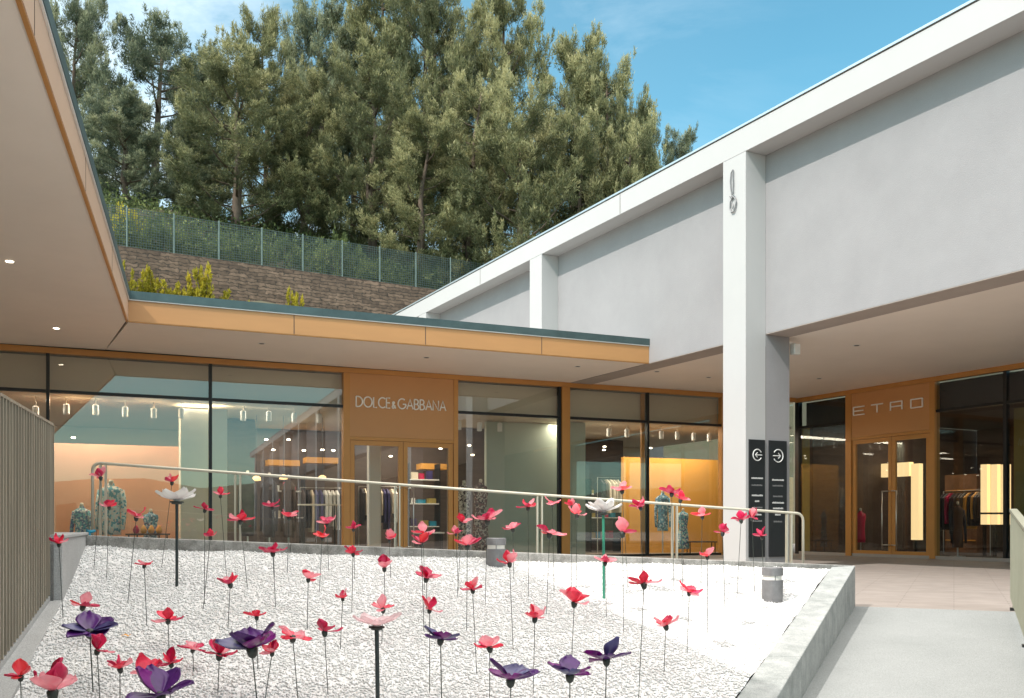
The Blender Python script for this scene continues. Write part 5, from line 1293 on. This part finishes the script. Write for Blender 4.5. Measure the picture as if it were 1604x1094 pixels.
FLW = [
 (1, 'red', 158, 744, 147, 890, 29, 'red poppy highest at the left end of the handrail'),
 (2, 'red', 171, 791, 167, 906, 27, 'red poppy in front of the pale blue floral shirt'),
 (3, 'red', 214, 806, 200, 945, 34, 'broad red poppy right of the floral shirt, above the kerb'),
 (4, 'red', 270, 752, 253, 892, 28, 'red poppy just above the left white flower'),
 (5, 'white', 277, 781, 277, 918, 62, 'flat white flower on a thin dark post left of the second black mullion'),
 (6, 'red', 321, 795, 320, 945, 28, 'red poppy in front of the second black mullion'),
 (7, 'red', 330, 838, 318, 952, 22, 'small heart shaped red poppy over the far kerb below the second mullion'),
 (8, 'red', 345, 773, 355, 906, 25, 'red poppy level with the rail just right of the second mullion'),
 (9, 'red', 376, 811, 388, 922, 35, 'pinkish red poppy in front of the leftmost dark suit'),
 (10, 'red', 426, 791, 430, 905, 27, 'red poppy below the middle hanging lamp'),
 (11, 'red', 453, 806, 450, 896, 32, 'ragged pink red poppy right of the middle dark suit'),
 (12, 'red', 512, 817, 515, 892, 28, 'upper of two stacked red poppies just left of the doors'),
 (13, 'red', 505, 838, 500, 926, 30, 'lower of two stacked red poppies just left of the doors'),
 (14, 'red', 92, 848, 99, 972, 30, 'red poppy beside the slatted fence before the low wall'),
 (15, 'red', 226, 882, 230, 982, 28, 'round red poppy alone in the upper left gravel'),
 (16, 'red', 427, 861, 432, 952, 37, 'red poppy against the far kerb below the pink ragged one'),
 (17, 'red', 361, 910, 357, 982, 38, 'red poppy in the gravel above the large central left purple flower'),
 (18, 'red', 483, 903, 481, 985, 32, 'red poppy with upright petals in the gravel left of the doors line'),
 (19, 'red', 537, 934, 533, 1015, 27, 'small cupped red poppy left of the blush white flower'),
 (20, 'red', 130, 944, 130, 1010, 42, 'red poppy right behind the leftmost purple flower'),
 (21, 'purple', 140, 978, 146, 1085, 80, 'leftmost big purple flower near the slatted fence'),
 (22, 'red', 263, 966, 265, 1018, 40, 'crimson poppy right of the leftmost purple flower'),
 (23, 'red', 152, 1013, 157, 1104, 44, 'red poppy directly below the leftmost purple flower'),
 (24, 'red', 402, 962, 404, 1050, 32, 'red poppy touching the top of the widest purple flower'),
 (25, 'purple', 393, 1003, 404, 1112, 98, 'widest purple flower in the left foreground with grey outer petals'),
 (26, 'red', 302, 1012, 303, 1052, 36, 'low red poppy left of the widest purple flower'),
 (27, 'red', 344, 1019, 341, 1090, 52, 'pale pink red poppy at the left petal of the widest purple flower'),
 (28, 'red', 427, 1018, 412, 1116, 36, 'red poppy under the right petal of the widest purple flower'),
 (29, 'red', 188, 1042, 188, 1120, 42, 'red poppy left of the bottom purple flower'),
 (30, 'red', 233, 1050, 236, 1135, 60, 'wide winged red poppy just above the bottom purple flower'),
 (31, 'red', 268, 1034, 266, 1120, 40, 'red poppy behind the bottom purple flower, upright petals'),
 (32, 'purple', 250, 1075, 252, 1165, 102, 'purple flower at the bottom edge left of centre'),
 (33, 'red', 32, 1054, 34, 1130, 44, 'red poppy in the bottom left corner over the edging'),
 (34, 'red', 82, 1072, 86, 1160, 82, 'largest scarlet poppy in the bottom left corner'),
 (36, 'red', 458, 991, 468, 1110, 52, 'red poppy with spread wings right of the widest purple flower'),
 (37, 'red', 508, 984, 514, 1090, 44, 'flat red poppy left of the blush white flower post'),
 (39, 'red', 553, 826, 556, 905, 23, 'small pale red poppy on the left jamb of the shop doors'),
 (40, 'red', 553, 864, 551, 962, 28, 'cupped red poppy at the far kerb below the left door jamb'),
 (41, 'red', 610, 842, 612, 905, 26, 'bowl shaped red poppy in front of the left door leaf'),
 (42, 'red', 663, 831, 665, 925, 34, 'pink red poppy in front of the right door leaf, upper of the pair'),
 (43, 'red', 660, 847, 664, 990, 34, 'red poppy in front of the right door leaf, lower of the pair'),
 (44, 'red', 602, 886, 603, 950, 33, 'red poppy in gravel straight below the left door leaf'),
 (45, 'red', 668, 900, 668, 958, 42, 'pink edged red poppy in gravel below the right door leaf'),
 (46, 'red', 600, 949, 598, 1010, 38, 'red poppy hovering just over the blush white flower'),
 (47, 'red', 673, 950, 673, 1087, 36, 'pink red poppy right above the small purple flower'),
 (48, 'white', 590, 976, 592, 1118, 72, 'blush white flat flower on a thick black post in front'),
 (49, 'purple', 690, 994, 692, 1108, 60, 'smallest purple flower with one petal up, right of the black post'),
 (50, 'red', 740, 920, 747, 1053, 34, 'pink red poppy in gravel below the cream lace dress'),
 (51, 'red', 724, 815, 716, 936, 25, 'pink red poppy in front of the cream lace dress'),
 (52, 'red', 714, 834, 718, 925, 21, 'small crumpled red poppy at the right door jamb'),
 (53, 'red', 732, 850, 731, 990, 38, 'flat crimson poppy left of the pale lamp'),
 (54, 'red', 763, 809, 760, 950, 44, 'wide pink red poppy over the dark lace dress'),
 (55, 'red', 803, 825, 805, 910, 30, 'light pink poppy above right of the pale lamp'),
 (56, 'red', 827, 791, 828, 935, 30, 'pink red poppy on the sage screen just under the rail'),
 (57, 'red', 798, 878, 804, 1016, 36, 'deep red poppy touching the right side of the pale lamp'),
 (58, 'red', 861, 831, 856, 960, 42, 'wide red poppy on the sage screen left of the bronze jamb'),
 (59, 'red', 865, 786, 868, 930, 27, 'small pink poppy touching the rail left of the bronze jamb'),
 (60, 'red', 896, 790, 895, 935, 22, 'narrow red poppy half behind a pink one at the bronze jamb'),
 (61, 'red', 904, 802, 902, 945, 34, 'wide pink poppy left of the tall white flower'),
 (62, 'white', 945, 799, 946, 938, 56, 'upswept white flower on a thick green post left of the big column'),
 (63, 'red', 948, 877, 950, 968, 32, 'red poppy at the green post of the tall white flower'),
 (64, 'red', 974, 764, 984, 925, 33, 'pink red poppy highest of all, right of the tall white flower'),
 (65, 'red', 975, 829, 977, 992, 44, 'slanting pale pink poppy right of the green post'),
 (66, 'red', 1003, 791, 1008, 935, 30, 'upright cup shaped pink red poppy crossing the rail'),
 (67, 'red', 1009, 909, 1000, 1100, 46, 'large deep red poppy in sunlit gravel right of centre'),
 (68, 'red', 900, 938, 895, 1040, 46, 'red and pink poppy where the gravel turns from shade to sun'),
 (69, 'red', 838, 963, 835, 1087, 42, 'scarlet poppy with one drooping pink petal in shaded gravel'),
 (70, 'red', 767, 1008, 767, 1112, 48, 'scarlet poppy above the front purple flower'),
 (71, 'purple', 800, 1054, 800, 1150, 80, 'purple flower leftmost of three at the bottom centre'),
 (72, 'purple', 893, 1047, 892, 1140, 78, 'purple flower in the middle of three at the bottom centre'),
 (73, 'purple', 950, 1024, 948, 1130, 68, 'purple flower rightmost of three at the bottom centre'),
 (74, 'red', 1043, 975, 1040, 1058, 42, 'crimson poppy alone on the shade line at lower right'),
 (75, 'red', 1052, 769, 1056, 930, 32, 'pink poppy over the rail, upper of a pair on the ochre wall'),
 (76, 'red', 1066, 779, 1070, 945, 30, 'pink poppy over the rail, lower of a pair on the ochre wall'),
 (77, 'red', 1100, 805, 1098, 915, 29, 'red poppy with white tipped petal under the rail left of the column'),
 (78, 'red', 1132, 831, 1136, 966, 30, 'magenta pink poppy at the left edge of the big column'),
 (79, 'red', 1108, 868, 1108, 992, 30, 'open red poppy at the far kerb left of the big column'),
 (80, 'red', 1080, 923, 1076, 1022, 36, 'deep red poppy in sunlit gravel left of the dark lamp'),
 (81, 'red', 1161, 811, 1154, 938, 30, 'red poppy on the white column face under the rail'),
 (82, 'red', 1178, 808, 1182, 925, 26, 'small red poppy just right of the one on the white column'),
 (83, 'red', 1193, 837, 1197, 920, 27, 'lowest red poppy over the directory boards'),
]
for a in FLW: flower(*a)
# a dry leaf lying on the gravel
lp = ground_hit(195, 1000)
tag(MB().tube([lp + Vector((-.02, 0, .012)), lp + Vector((0, .01, .02)), lp + Vector((.02, .0, .012)), lp + Vector((.03, .01, .02))], [.002, .009, .008, .002], 6, .3).build('dry_leaf', M['ochre'], origin=lp), 'curled dry leaf lying on the gravel near the leftmost purple flower', 'leaf')
